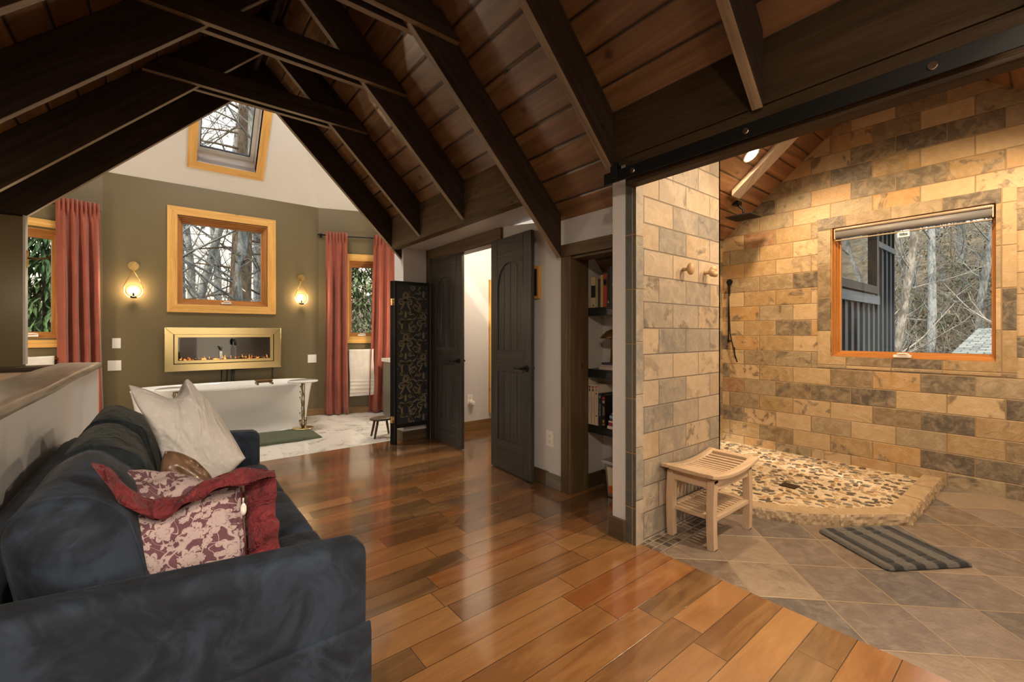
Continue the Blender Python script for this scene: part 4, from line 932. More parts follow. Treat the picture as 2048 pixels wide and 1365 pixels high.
m=MB(); zp=[at(px,py,y=yy)+Vector((-.01,-.030,.01)) for px,py,yy in((487,975,1.49),(491,1020,1.46),(495,1070,1.43),(498,1112,1.40))]; m.tube(zp,.0022,6); m.build('zipper',simple('dark_red_zip',(.08,.01,.012),.4),rt)
m=MB(); c=at(489,1014,y=1.42)+Vector((-.005,-.015,0)); 
m.grid(lambda u,v:(c.x+.0075*v*math.cos(2*PI*u),c.y-.003,c.z+.017*v*math.sin(2*PI*u)),20,2,closeu=True); m.tube([(c.x,c.y,c.z+.015),(c.x,c.y,c.z+.03)],.002,6); o=m.build('zipper_tag','white_plastic',rt); s=o.modifiers.new('t','SOLIDIFY'); s.thickness=.002
# ------------------------------------------------------------------ shower
outer=[(2.93,1.479),(3.0,1.255),(3.105,1.03),(3.285,.84),(3.66,.56),(4.78,.548)]
inner=[(3.06,1.479),(3.125,1.29),(3.215,1.10),(3.37,.93),(3.71,.685),(4.78,.675)]
rt=root('shower_curb',(3.4,.8,0),'curved tan stone curb with a rough chiselled edge around the pebble shower floor','curb')
def lerp(a,b,t): return(a[0]+(b[0]-a[0])*t,a[1]+(b[1]-a[1])*t)
segs=[(0,0,1),(1,0,1),(2,0,1),(3,0,1),(4,0,.33),(4,.34,.66),(4,.67,1)]
for k,(i,t0,t1) in enumerate(segs):
    m=MB(); n=max(6,int(20*(t1-t0)*(2 if i==4 else 1)))
    def cf(u,v,i=i,t0=t0,t1=t1):
        t=t0+(t1-t0)*(.003+.994*u); o=lerp(outer[i],outer[i+1],t); q=lerp(inner[i],inner[i+1],t); H=.062
        prof=[(0,0),(0,.25),(0,.5),(0,.8),(0.03,1),(.25,1),(.6,1),(.97,1),(1,.9),(1,.4)]
        a,b=prof[int(round(v*9))]; x=o[0]+(q[0]-o[0])*a; y=o[1]+(q[1]-o[1])*a
        if a<.05:
            r=.009*noise.noise(Vector((x*22,y*22,b*2.5)))+.006*noise.noise(Vector((x*60,y*60,b*5))); dx,dy=q[0]-o[0],q[1]-o[1]; L=math.hypot(dx,dy); x+=dx/L*(r+.004*b*3); y+=dy/L*(r+.012*b)
        return(x,y,H*b)
    m.grid(cf,n*2,9,sm=False); m.face([cf(0,v/9) for v in range(10)][::-1]); m.face([cf(1,v/9) for v in range(10)]); m.build('curb_slab','curb_stone',rt)
def inpoly(x,y):
    P=[(2.87,2.27),(2.87,1.67),(3.06,1.66)]+inner+[(4.775,2.27)]; c=False; j=len(P)-1
    for i in range(len(P)):
        if (P[i][1]>y)!=(P[j][1]>y) and x<(P[j][0]-P[i][0])*(y-P[i][1])/(P[j][1]-P[i][1])+P[i][0]: c=not c
        j=i
    return c
P=[(2.86,2.285),(2.86,1.66),(3.06,1.66)]+inner+[(4.785,2.285)]
m=MB(); m.face([(x,y,.026) for x,y in P][::-1] if sum(P[i][0]*P[(i+1)%len(P)][1]-P[(i+1)%len(P)][0]*P[i][1] for i in range(len(P)))<0 else [(x,y,.026) for x,y in P]); struct(m,'floor_shower','grout')
m=MB(); rnd=random.Random(11); PC=[(.62,.50,.34),(.50,.37,.22),(.40,.25,.12),(.24,.15,.08),(.055,.048,.04),(.16,.15,.13),(.56,.45,.32),(.07,.055,.04),(.33,.24,.15)]
placed={}; cnt=0
for tr in range(60000):
    x=rnd.uniform(3.0,4.78); y=rnd.uniform(.66,2.28)
    if not inpoly(x,y) or not inpoly(x+.02,y-.02) or x>4.745 or y>2.245 or (abs(x-3.75)<.075 and abs(y-1.28)<.075): continue
    a=rnd.uniform(0,PI); rx,ry=rnd.uniform(.024,.038),rnd.uniform(.0125,.0185); key=(int(x/.06),int(y/.06)); ok=True; ca,sa=math.cos(a),math.sin(a)
    fo=[(x+ca*rx*.55,y+sa*rx*.55),(x,y),(x-ca*rx*.55,y-sa*rx*.55)]
    for i in(-1,0,1):
        for j in(-1,0,1):
            for q in placed.get((key[0]+i,key[1]+j),[]):
                for f1 in fo:
                    for f2 in q:
                        if (f1[0]-f2[0])**2+(f1[1]-f2[1])**2<.0245**2: ok=False;break
                    if not ok:break
                if not ok:break
            if not ok:break
        if not ok:break
    if not ok: continue
    placed.setdefault(key,[]).append(fo); cnt+=1; c=rnd.choice(PC); n=9; b0=.026
    rg=[[(x+ca*rx*s*math.cos(t)-sa*ry*s*math.sin(t),y+sa*rx*s*math.cos(t)+ca*ry*s*math.sin(t),z) for t in[2*PI*k/n for k in range(n)]] for s,z in((1,b0),(.9,b0+.004),(.5,b0+.0055))]
    for A,B in zip(rg[:-1],rg[1:]):
        for k in range(n): m.face([A[k],A[(k+1)%n],B[(k+1)%n],B[k]],sm=True,col=c)
    m.face(rg[-1],sm=True,col=c)
tag(m.build('pebble_mosaic','pebble'),'mixed tan and black flat pebbles set in the shower floor','pebbles',kind='stuff')
m=MB(); m.box(3.695,3.805,1.225,1.335,.026,.031)
rt=root('shower_drain',(3.75,1.28,.03),'square dark drain grate in the pebble floor','drain')
m.build('grate_plate','black',rt)
m=MB(); 
for k in range(6): m.box(3.70+.017*k,3.708+.017*k,1.232,1.328,.031,.0325)
m.build('grate_bars','dark_wood',rt)
# river stone knobs
for x,z,lab,tw in((2.566,1.603,'smooth oval river stone hook on the tiled pier, the left one',0),(2.838,1.605,'round split river stone hook on the tiled pier, the right one',1)):
    m=MB(); m.tube([(x,1.48,z),(x,1.445,z)],.012,10); m.ell((x,1.425,z),(.027,.022,.038 if not tw else .030),18,12)
    if tw: m.ell((x+.004,1.41,z-.014),(.030,.020,.020),16,10); m.ell((x+.006,1.42,z+.020),(.026,.02,.022),16,10)
    tag(m.build('stone_hook','stone_knob'),lab,'hook','river stone hooks on the pier')
# rain shower head
sz=lambda y:2.226+.841*(2.259-y)
rt=root('rain_shower',(4.37,1.95,2.33),'black square rain shower head hanging from the board ceiling','shower head')
m=MB(); m.box(4.33,4.41,1.92,1.98,sz(1.95)-.035,sz(1.95)+.0); m.build('ceiling_plate','black',rt)
m=MB(); m.tube([(4.37,1.95,sz(1.95)-.01),(4.375,1.93,sz(1.95)-.05),(4.40,1.90,2.40),(4.40,1.90,2.335)],.011,10); m.build('shower_arm','black',rt)
m=MB(); m.box(4.28,4.52,1.78,2.02,2.325,2.337); m.build('head_plate','black',rt,bevel=.002)
m=MB()
for i in range(11):
    for j in range(11): m.box(4.295+.0205*i,4.301+.0205*i,1.795+.0205*j,1.801+.0205*j,2.321,2.325)
m.build('nozzle_field','black',rt)
rt=root('hand_shower',(4.74,2.2,1.4),'black hand shower hose hanging in the tiled shower corner','shower hose')
m=MB(); m.tube([(4.735,2.20,1.75),(4.735,2.20,1.10)],.007,8); m.tube([(4.78,2.2,1.72),(4.73,2.2,1.72)],.012,10); m.tube([(4.78,2.2,1.12),(4.73,2.2,1.12)],.012,10); m.build('slide_bar','black',rt)
m=MB(); m.tube([(4.72,2.19,1.68),(4.70,2.18,1.50),(4.705,2.17,1.2),(4.70,2.12,.98),(4.71,2.10,.90),(4.73,2.13,.95),(4.76,2.15,1.05)],.007,8); m.build('hose','black',rt)
m=MB(); m.tube([(4.72,2.19,1.60),(4.70,2.17,1.76)],.011,8); m.tube([(4.70,2.17,1.75),(4.67,2.16,1.74)],.03,14); m.build('hand_piece','black',rt)
# whitewashed rafter and recessed lamps in the shower gable
def slopebox(name,mat,x0,x1,y0,y1,drop,label,cat,grp=None):
    m=MB(); a,b=sz(y0),sz(y1); m.prism([(y0,a-drop),(y0,a-.002),(y1,b-.002),(y1,b-drop)],0,x0,x1,along=1); return tag(m.build(name,mat,bevel=.003),label,cat,grp)
slopebox('gable_rafter','pale_beam',4.13,4.29,1.89,.85,.055,'whitewashed flat rafter on the shower gable ceiling','beam')
def recessed(x,y,z,n,label,power,col=SOFT,spot=1.9,group='recessed ceiling lamps'):
    n=Vector(n).normalized(); p=Vector((x,y,z)); r=root('recessed_lamp',tuple(p),label,'ceiling lamp',group)
    m=MB(); m.tube([p,p+n*.012],[.078,.074],28); m.build('trim_ring','white_plastic',r)
    m=MB(); m.tube([p+n*.011,p+n*.014],.060,28); m.build('lamp_disc','lamp_disc',r)
    q=n.to_track_quat('-Z','Y').to_euler(); l=lamp('recessed_light','SPOT',tuple(p+n*.03),power,col,spot_size=spot,spot_blend=.6,shadow_soft_size=.05); l.rotation_euler=(0,0,0) if abs(n.z)<.0 else Vector((n.x*.5,n.y*.5,-1)).to_track_quat('-Z','Y').to_euler()
    return r
nl=(0,-.64,-.766); nr=(0,.64,-.766)
recessed(3.94,1.643,sz(1.643)-.001,nl,'bright round recessed lamp on the shower ceiling beside the whitewashed rafter',LAMP_W['shower'],(1,.70,.39),2.9)
recessed(3.94,-.07,sz(1.643)-.001,nr,'recessed lamp on the far slope of the shower gable, hidden by the beam',LAMP_W['shower'],(1,.72,.42),2.9)
recessed(2.75,-.07,sz(1.643)-.001,nr,'recessed lamp near the beam on the shower gable, out of view',LAMP_W['shower'],(1,.76,.50),2.9)
# roller shade
rt=root('roller_shade',(4.80,.78,2.11),'grey roller shade rolled up at the top of the shower window','window shade')
m=MB(MSW); m.tube([(-1.262,.035,2.10),(-.295,.035,2.10)],.036,20); m.build('fabric_roll',simple('grey_shade_fabric',(.16,.16,.17),.5),rt)
m=MB(MSW); m.tube([(-1.262,.012,2.143),(-.295,.012,2.143)],.014,12); m.box(-1.26,-.297,.005,.03,2.040,2.050); m.build('head_rail',simple('tan_rail_metal',(.30,.24,.18),.35),rt,bevel=.002)
for x in(-1.27,-.297): m=MB(MSW); m.box(x,x+.008,.0,.07,2.06,2.15); m.build('end_bracket',simple('tan_bracket_plastic',(.40,.33,.25),.4),rt,bevel=.002)
m=MB(MSW); mitre(m,-.83,-.755,2.00,2.045,.01,.005,.02); m.build('pull_handle','white_plastic',rt)
# teak stool
rt=root('shower_stool',(2.6,1.31,0),'slatted teak shower stool with a lower shelf against the tiled pier','stool')
X0,X1,Y0,Y1=2.305,2.878,1.150,1.468
def sag(x): t=(x-X0)/(X1-X0)*2-1; return .398+.034*t*t
m=MB(); N=16
for(ya,yb)in((Y0,Y0+.045),(Y1-.045,Y1)):
    pass
def curved(m,ya,yb,th=.022,lo=0.0):
    P=[(X0+(X1-X0)*k/N,sag(X0+(X1-X0)*k/N)) for k in range(N+1)]
    m.prism([(x,z-th-lo) for x,z in P]+[(x,z) for x,z in P][::-1],1,ya,yb,along=0)
curved(m,Y0,Y0+.05); curved(m,Y1-.05,Y1); m.box(X0,X0+.055,Y0+.05,Y1-.05,sag(X0)-.026,sag(X0)-.003,along=1); m.box(X1-.055,X1,Y0+.05,Y1-.05,sag(X1)-.026,sag(X1)-.003,along=1); m.build('seat_frame','teak',rt,bevel=.004)
for k in range(11):
    x=X0+.085+(X1-X0-.17)*k/10
    m=MB(); m.box(x-.0125,x+.0125,Y0+.045,Y1-.045,sag(x)-.020,sag(x)-.002,along=1); m.build('seat_slat','teak',rt,bevel=.002)
legs=[(2.375,1.19,2.40),(2.375,1.435,2.40),(2.80,1.19,2.822),(2.80,1.435,2.822)]
for x,y,xf in legs:
    s=1 if xf>2.6 else -1; m=MB(); w=.020
    m.grid(lambda u,v:(x+(xf-x)*0+ (s*.012*math.sin(PI*u*.9))+ (w if v in(.25,.5) else -w)*(1.15-.25*abs(u-.4)), y+(w if v in(.5,.75) else -w), .385*(1-u)),10,4,sm=False,closev=True,uvs=(.4,.1))
    m.box(x-w,x+w,y-w,y+w,.37,.386); m.box(x+s*.004-w,x+s*.004+w,y-w,y+w,0,.004); m.build('leg','teak',rt,weld=True)
m=MB()
for ya in(1.175,1.425): m.prism([(2.39,.325),(2.79,.325),(2.79,sag(2.79)-.022),(2.6,sag(2.6)-.022),(2.39,sag(2.39)-.022)],1,ya,ya+.022,along=0)
for xa in(2.36,2.79): m.box(xa,xa+.022,1.20,1.43,.335,sag(xa)-.024,along=1)
m.build('apron','teak',rt,bevel=.002)
m=MB(); m.box(2.385,2.80,1.175,1.205,.155,.180); m.box(2.385,2.80,1.42,1.45,.155,.180); m.box(2.37,2.41,1.205,1.42,.155,.180,along=1); m.box(2.775,2.815,1.205,1.42,.155,.180,along=1); m.build('shelf_frame','teak',rt,bevel=.003)
for k in range(10):
    x=2.43+.0365*k; m=MB(); m.box(x-.011,x+.011,1.20,1.425,.160,.176,along=1); m.build('shelf_slat','teak',rt,bevel=.002)
# bath mat
e1=Vector((.835,-.55)); e2=Vector((-.55,-.835)); cen=Vector((3.165,.583))
def matf(u,v):
    a=(u-.5)*.49; b=(v-.5)*.455
    # rounded corners
    ex=.245-abs(a); ey=.2275-abs(b); e=min(ex,ey); r=.03
    if ex<r and ey<r:
        k=math.hypot(r-ex,r-ey)
        if k>r: f=r/k; a=math.copysign(.245-r+(r-ex)*f,a); b=math.copysign(.2275-r+(r-ey)*f,b); e=0
        else: e=r-k
    z=.006+.016*min(1,max(0,e)/.012)**.5
    for g in(.05,.10): z-=.006*math.exp(-((min(ex,ey)-g)/.006)**2)
    p=cen+e1*a+e2*b; return(p.x,p.y,z+.002*noise.noise(Vector((a*30,b*30,0))))
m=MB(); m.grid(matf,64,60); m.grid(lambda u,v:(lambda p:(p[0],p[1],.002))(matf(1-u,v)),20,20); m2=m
tag(m.build('bath_mat','bath_mat'),'dark grey plush bath mat with painted shadow bands on the slate floor','bath mat')
# ------------------------------------------------------------------ bookcase niche
SH=[('top',1.395),('middle',.925),('lowest',.50)]
for nm,z in SH:
    m=MB(); m.box(2.555,2.745,1.645,2.268,z-.012,z,along=1); m.box(2.555,2.575,1.645,2.268,z-.062,z-.012,along=1)
    tag(m.build('bookcase_shelf','shelf',bevel=.002),f'{nm} black shelf in the niche beside the tiled pier','shelf','bookcase shelves')
cmat={}
def cm(c,rough=.5):
    k=tuple(c)
    if k not in cmat: cmat[k]=simple('book_cover_%s'%('_'.join(str(int(x*100)) for x in k)),k,rough)
    return cmat[k]
PAGE=simple('book_pages',(.58,.50,.38),.8)
def spine_text(parent,s,yc,zc,size,col,x,vertical=True):
    cu=bpy.data.curves.new('spine_text','FONT'); cu.body=s; cu.size=size; cu.align_x='CENTER'; cu.align_y='CENTER'; cu.extrude=.0002; cu.resolution_u=2
    o=bpy.data.objects.new('spine_text',cu); COL.objects.link(o); o.parent=parent; cu.materials.append(cm(col))
    # facing -X ; reading downwards when vertical
    if vertical: R=Matrix(((0,0,-1),(0,-1,0),(-1,0,0)))   # local x -> -Z, local y -> -Y, local z -> -X
    else: R=Matrix(((0,0,-1),(-1,0,0),(0,1,0)))
    o.parent=None; me=bpy.data.meshes.new_from_object(o); bpy.data.objects.remove(o); o=bpy.data.objects.new('spine_text',me); COL.objects.link(o); o.parent=parent
    o.matrix_local=Matrix.Translation(parent.matrix_basis.inverted()@Vector((x,yc,zc)))@R.to_4x4()
    return o
def book(x,y1,th,z0,h,d,cover,label,text=None,tcol=(.8,.8,.8),ts=.012,marks=()):
    r=root('book',(x+d/2,y1-th/2,z0),label,'book','books standing on the niche shelves'); c=cm(cover)
    m=MB(); m.box(x,x+d,y1-.002,y1,z0,z0+h); m.box(x,x+d,y1-th,y1-th+.002,z0,z0+h); m.box(x-.001,x+.002,y1-th,y1,z0,z0+h); m.build('cover',c,r)
    m=MB(); m.box(x+.003,x+d-.004,y1-th+.002,y1-.002,z0+.003,z0+h-.004); m.build('pages',PAGE,r)
    if text: spine_text(r,text,y1-th/2,z0+h*.5,ts,tcol,x-.0016)
    for (fz,fh,fw,col) in marks:
        m=MB(); m.box(x-.0016,x-.001,y1-th/2-th*fw/2,y1-th/2+th*fw/2,z0+h*fz,z0+h*(fz+fh)); m.build('spine_label',cm(col),r)
def yy(px,x): return at(px,600,x=x).y
xb=2.578
up=[(1182,1191.5,.238,(.60,.50,.30),'thick cream book with a black spine label, first on the top shelf',None,[(.33,.39,.9,(.02,.02,.02)),(.05,.05,.3,(.12,.07,.03))]),
(1192,1196,.225,(.40,.36,.22),'thin olive book next to the thick cream one on the top shelf',None,[]),
(1196.3,1200.5,.215,(.05,.045,.045),'dark grey book left of the tan one on the top shelf',None,[]),
(1201,1206.5,.245,(.55,.38,.20),'tall tan book between a dark one and the red one on the top shelf',None,[]),
(1207,1214,.247,(.46,.07,.035),'red book with a black band on the top shelf',None,[(.66,.2,.95,(.03,.03,.03)),(.70,.1,.4,(.6,.5,.4))]),
(1214.6,1219,.285,(.035,.04,.035),'tallest dark green book right of the red one on the top shelf',None,[(.1,.06,.5,(.5,.5,.45))]),
(1219.3,1224,.30,(.05,.05,.05),'tall black book with pale lettering on the top shelf',None,[]),
(1224.5,1229,.25,(.04,.035,.03),'black book with a gold band on the top shelf',None,[(.60,.10,.9,(.55,.38,.10)),(.1,.1,.5,(.6,.6,.55))]),
(1229.4,1236,.28,(.07,.05,.04),'dark brown book touching the pier on the top shelf',None,[])]
for a,b,h,c,lab,tx,mk in up: book(xb,yy(a,xb),yy(a,xb)-yy(b,xb)-.0006,1.3955,h,.14,c,lab,tx,(.75,.70,.6),.009,mk)
CR=(.72,.60,.47)
low=[(1169,1175.6,.335,CR,'tallest cream spined book, first on the lowest shelf','The Book of Knowledge',(.45,.12,.10),[(.93,.035,.4,(.05,.05,.05))]),
(1176.2,1182.6,.305,CR,'cream spined book, second on the lowest shelf','THE MAGICAL WORLD',(.25,.18,.16),[(.92,.045,.7,(.30,.08,.04)),(.83,.07,.4,(.04,.03,.03))]),
(1183.2,1189,.305,CR,'cream spined book, third on the lowest shelf','THE MAGICAL WORLD',(.25,.18,.16),[(.92,.045,.7,(.30,.08,.04)),(.83,.07,.4,(.04,.03,.03))]),
(1189.6,1196,.308,CR,'cream spined book with an orange mark, fourth on the lowest shelf','THE VISUAL DICTIONARY',(.25,.18,.16),[(.93,.04,.75,(.60,.12,.05)),(.84,.07,.5,(.3,.32,.38)),(.76,.035,.4,(.02,.02,.02)),(.22,.03,.4,(.02,.02,.02))]),
(1197,1203,.245,(.025,.03,.04),'dark blue black book right of the cream spines on the lowest shelf','STAR WARS',(.75,.72,.68),[(.86,.08,.4,(.35,.42,.5))]),
(1203.6,1211,.238,(.012,.010,.010),'black book with a red top mark on the lowest shelf','CHARACTER\nENCYCLOPEDIA',(.80,.72,.66),[(.86,.08,.65,(.55,.03,.03)),(.74,.09,.6,(.45,.40,.36)),(.05,.05,.7,(.5,.15,.10)),(.13,.09,.5,(.45,.28,.05))])]
for a,b,h,c,lab,tx,tc,mk in low: book(2.56,yy(a,2.56),yy(a,2.56)-yy(b,2.56)-.0006,.5005,h,.17,c,lab,tx,tc,.0165 if 'STAR' in tx else .0105,mk)
def flat(x,ya,yb,z,th,col,label,text=None):
    r=root('book',(x+.08,(ya+yb)/2,z),label,'book','flat stacked books in the niche')
    m=MB(); m.box(x,x+.15,yb,ya,z,z+.0025); m.box(x,x+.15,yb,ya,z+th-.0025,z+th); m.box(x-.001,x+.002,yb,ya,z,z+th); m.build('cover',cm(col),r)
    m=MB(); m.box(x+.003,x+.146,yb+.003,ya-.003,z+.0025,z+th-.0025); m.build('pages',PAGE,r)
    if text: spine_text(r,text,(ya+yb)/2,z+th/2,th*.55,(.1,.1,.12) if sum(col)>1 else (.8,.8,.8),x-.0016,False)
z=.9255
for k,(ya,th,c,lab,tx) in enumerate(((2.175,.019,(.62,.50,.44),'pale pink book at the bottom of the pile under the mushroom sculpture',None),(2.155,.017,(.50,.36,.42),'mauve book in the middle of the pile under the mushroom sculpture',None),(2.150,.016,(.05,.06,.09),'dark blue book on top of the pile under the mushroom sculpture',None))):
    flat(2.585,ya,1.86,z,th,c,lab,tx); z+=th+.0004
MZ=z
z=.5005
for k,(ya,th,c,lab,tx) in enumerate(((2.058,.022,(.70,.62,.52),'cream book at the bottom of the flat pile on the lowest shelf',None),(2.045,.026,(.30,.025,.06),'dark red book in the flat pile on the lowest shelf',None),(2.047,.010,(.70,.66,.66),'thin white book in the flat pile on the lowest shelf',None),(2.033,.020,(.03,.05,.12),'navy book in the flat pile on the lowest shelf',None),(2.037,.018,(.20,.42,.55),'light blue book in the flat pile on the lowest shelf',None),(2.028,.016,(.04,.04,.05),'black book in the flat pile on the lowest shelf',None),(2.015,.006,(.75,.72,.7),'thin pale magazine near the top of the flat pile','')  ,(2.0,.022,(.60,.54,.40),'ivory book on top of the flat pile on the lowest shelf',None))):
    flat(2.54,ya,1.75,z,th,c,lab,tx or None); z+=th+.0004
rt=root('mushroom_sculpture',(2.64,2.08,MZ),'polished bronze coloured mushroom sculpture standing on a small pile of books','sculpture')
bz=simple('polished_bronze_wood',(.22,.115,.035),.22,metal=.55)
m=MB(); cx,cy=2.64,2.075
m.tube([(cx,cy-.02,MZ),(cx,cy-.02,MZ+.01),(cx,cy-.005,MZ+.04),(cx,cy+.0,MZ+.10),(cx,cy+.008,MZ+.17),(cx,cy+.012,MZ+.215)],[.058,.052,.034,.025,.023,.026],18); m.build('stem',bz,rt)
m=MB(); m.lathe((cx,cy-.0),[(.001,MZ+.205),(.05,MZ+.200),(.085,MZ+.190),(.108,MZ+.182),(.113,MZ+.187),(.095,MZ+.208),(.06,MZ+.238),(.03,MZ+.250),(.001,MZ+.254)],32,sx=.75,sy=1.05); m.build('cap',bz,rt)
rt=root('storage_bin',(2.62,1.93,0),'clear plastic bin with a white and orange front panel on the niche floor','bin')
def bx(m,x0,x1,y0,y1,z0,z1,t=.85,mi=0):
    cx,cy=(x0+x1)/2,(y0+y1)/2; q=lambda x,y,s:(cx+(x-cx)*s,cy+(y-cy)*s)
    A=[(*q(x,y,t),z0) for x,y in((x0,y0),(x1,y0),(x1,y1),(x0,y1))]; B=[(x,y,z1) for x,y in((x0,y0),(x1,y0),(x1,y1),(x0,y1))]
    m._shared([A[::-1],B]+[[A[i],A[(i+1)%4],B[(i+1)%4],B[i]] for i in range(4)],lambda p:(p[1],p[2]),[mi]*6)
m=MB(); bx(m,2.53,2.72,1.83,2.08,.002,.25); m.build('bin_body',simple('smoky_plastic',(.20,.17,.15),.25),rt,bevel=.008)
m=MB(); m.box(2.515,2.73,1.815,2.095,.25,.268); m.build('lid_rim',simple('clear_grey_plastic',(.45,.43,.40),.2),rt,bevel=.004)
m=MB(); m.lathe((2.62,1.96),[(.001,.268),(.085,.268),(.08,.30),(.06,.335),(.001,.34)],20); m.build('crumpled_bag',simple('translucent_bag',(.55,.52,.46),.35),rt)
m=MB(); m.face([(2.541,1.865,.035),(2.541,2.042,.035),(2.527,2.052,.225),(2.527,1.85,.225)][::-1]); m.build('front_label',simple('cream_label',(.72,.62,.48),.5),rt)
m=MB(); m.face([(2.5395,1.868,.036),(2.5395,2.040,.036),(2.5365,2.042,.085),(2.5355,1.96,.105),(2.5365,1.865,.075)][::-1]); m.build('orange_band',simple('orange_label',(.75,.13,.02),.5),rt)
# ------------------------------------------------------------------ outdoors
m=MB()
def hillf(u,v):
    x=-35+110*u; y=-40+110*v; d=max(0,math.hypot(x-1,y-2)-9)
    h=-2.6+.37*max(0,x-15)*1.0+.10*max(0,y-12)+.8*noise.noise(Vector((x*.08,y*.08,0)))
    return(x,y,min(h,10+1.5*noise.noise(Vector((x*.1,y*.1,3)))) if x>0 else h)
m.grid(hillf,70,70); struct(m,'ground','hill')
def zg(x,y): return min(-2.6+.37*max(0,x-15)+.10*max(0,y-12)+.8*noise.noise(Vector((x*.08,y*.08,0))),10)
def grow(m,p,d,L,r,depth,rnd,nb,mi=0,up=.12,twigs=None):
    n=5 if depth>1 else 3; P=[Vector(p)]; D=Vector(d).normalized(); R=[r]
    for k in range(n):
        D=(D+Vector((rnd.uniform(-1,1),rnd.uniform(-1,1),rnd.uniform(-1,1)))*.16+Vector((0,0,up*.3))).normalized(); P.append(P[-1]+D*L/n); R.append(r*(1-.72*(k+1)/n) if depth<3 else r*(1-.5*(k+1)/n))
    m.tube(P,R,7 if depth>=3 else 4 if depth==2 else 3,mi,cap=False)
    if depth<=0:
        if twigs is not None: twigs.append((P[-1],D))
        return
    for k in range(nb[depth]):
        t=rnd.uniform(.12 if depth<3 else .22,1.0); i=min(int(t*n),n-1); q=P[i].lerp(P[i+1],t*n-i); a=rnd.uniform(0,2*PI)
        T=(P[i+1]-P[i]).normalized(); o=T.orthogonal().normalized(); w=T.cross(o); side=(o*math.cos(a)+w*math.sin(a)); nd=(T*rnd.uniform(.25,.75)+side).normalized()
        if twigs is not None and depth<=1 : twigs.append((q,nd))
        grow(m,q,nd,L*rnd.uniform(.28,.5)*(1 if depth<3 else .42),R[i]*(rnd.uniform(.14,.30) if depth==3 else rnd.uniform(.35,.5)),depth-1,rnd,nb,mi,up,twigs)
def bare_mesh(seed,mat,h=15,r=.16,nb=(0,4,6,26)):
    m=MB(); rnd=random.Random(seed); grow(m,(0,0,-.5),(rnd.uniform(-.08,.08),rnd.uniform(-.08,.08),1),h,r,3,rnd,nb,0,.25); return m.build('bare_tree',mat)
protos=[bare_mesh(1,'bark'),bare_mesh(2,'bark',15,.19),bare_mesh(3,'bark_pale',13,.10,(0,4,6,22)),bare_mesh(4,'bark',12,.12,(0,5,7,28)),bare_mesh(5,'bark',14,.13,(0,4,7,26))]
def twig_mesh(seed):
    m=MB(); rnd=random.Random(seed)
    for k in range(9):
        a=rnd.uniform(0,6.3); grow(m,(.5*math.cos(a)*rnd.random(),.5*math.sin(a)*rnd.random(),-.3),(.5*math.cos(a),.5*math.sin(a),1),rnd.uniform(3,5),.028,2,rnd,(0,4,12,0),0,.12)
    return m.build('bare_shrub','twig')
protos+=[twig_mesh(7),twig_mesh(8)]
used=[False]*len(protos)
def put_tree(k,x,y,s,rz,label,grp,lean=(0,0)):
    o=protos[k] if not used[k] else protos[k].copy()
    if used[k]: COL.objects.link(o)
    used[k]=True; o.location=(x,y,zg(x,y)-.3); o.scale=(s,s,s); o.rotation_euler=(lean[0],lean[1],rz); tag(o,label,'tree',grp); return o
rnd=random.Random(21)
la='bare grey trunked tree in the woods beyond the pine framed window'
for i,(x,y,k,s,ln) in enumerate(((.75,11.5,1,1.05,(.0,-.10)),(1.35,12.2,0,1.0,(0,.04)),(2.15,12.8,1,1.1,(0,0)),(3.0,13.2,0,1.05,(0,.02)),(1.75,15,4,1.1,(0,.05)),(.3,14,4,1.0,(0,-.05)),(4.2,15.5,1,1.1,(0,0)),(2.6,17,0,1.2,(0,0)),(1.0,18,3,1.2,(0,0)),(3.6,19,4,1.2,(0,0)),(5.2,18,3,1.1,(0,0)),(-1.2,16,3,1.0,(0,0)),(.2,19.5,1,1.2,(0,0)),(2.2,21,3,1.4,(0,0)),(4.6,22,0,1.3,(0,0)),(-.5,12.5,3,1.0,(0,0)))):
    put_tree(k,x,y,s,i*1.3,la,'woods behind the bathroom',ln)
lb='bare tree on the hillside beyond the shower window'
for i,(x,y,k,s) in enumerate(((13.0,2.27,2,.9),(14.6,2.30,4,.75),(13.8,2.06,2,.85),(16.0,1.74,4,.95),(17,1.42,2,.95),(18,2.9,3,.9),(19,1.9,3,.95),(20,.9,0,.9),(17.5,.4,4,.8),(22,3,4,1.0),(23,1.5,2,1.1),(24,0,3,1.1),(21,-.8,1,.9),(26,2.4,0,1.0),(27,4,3,1.1),(17,3.6,2,.9),(25,-2,4,1.1),(29,1.2,3,1.2),(30,3.2,4,1.2))):
    put_tree(k,x,y,s,i*2.1,lb,'woods beyond the shower window')
rnd=random.Random(44)
for i in range(26):
    x=rnd.uniform(12.5,28); y=x*rnd.uniform(.03,.19)+rnd.uniform(-.2,.4); put_tree(5+i%2,x,y,rnd.uniform(.75,1.15)*(1 if x<18 else 1.2),i*1.9,'bare tan shrub on the hillside beyond the shower window','hillside shrubs')
for i in range(16):
    x=rnd.uniform(-.5,4.5); y=rnd.uniform(11.3,15.5); put_tree(5+i%2,x,y,rnd.uniform(.8,1.15),i*1.9,'bare twiggy shrub in the woods beyond the pine framed window','woodland shrubs')
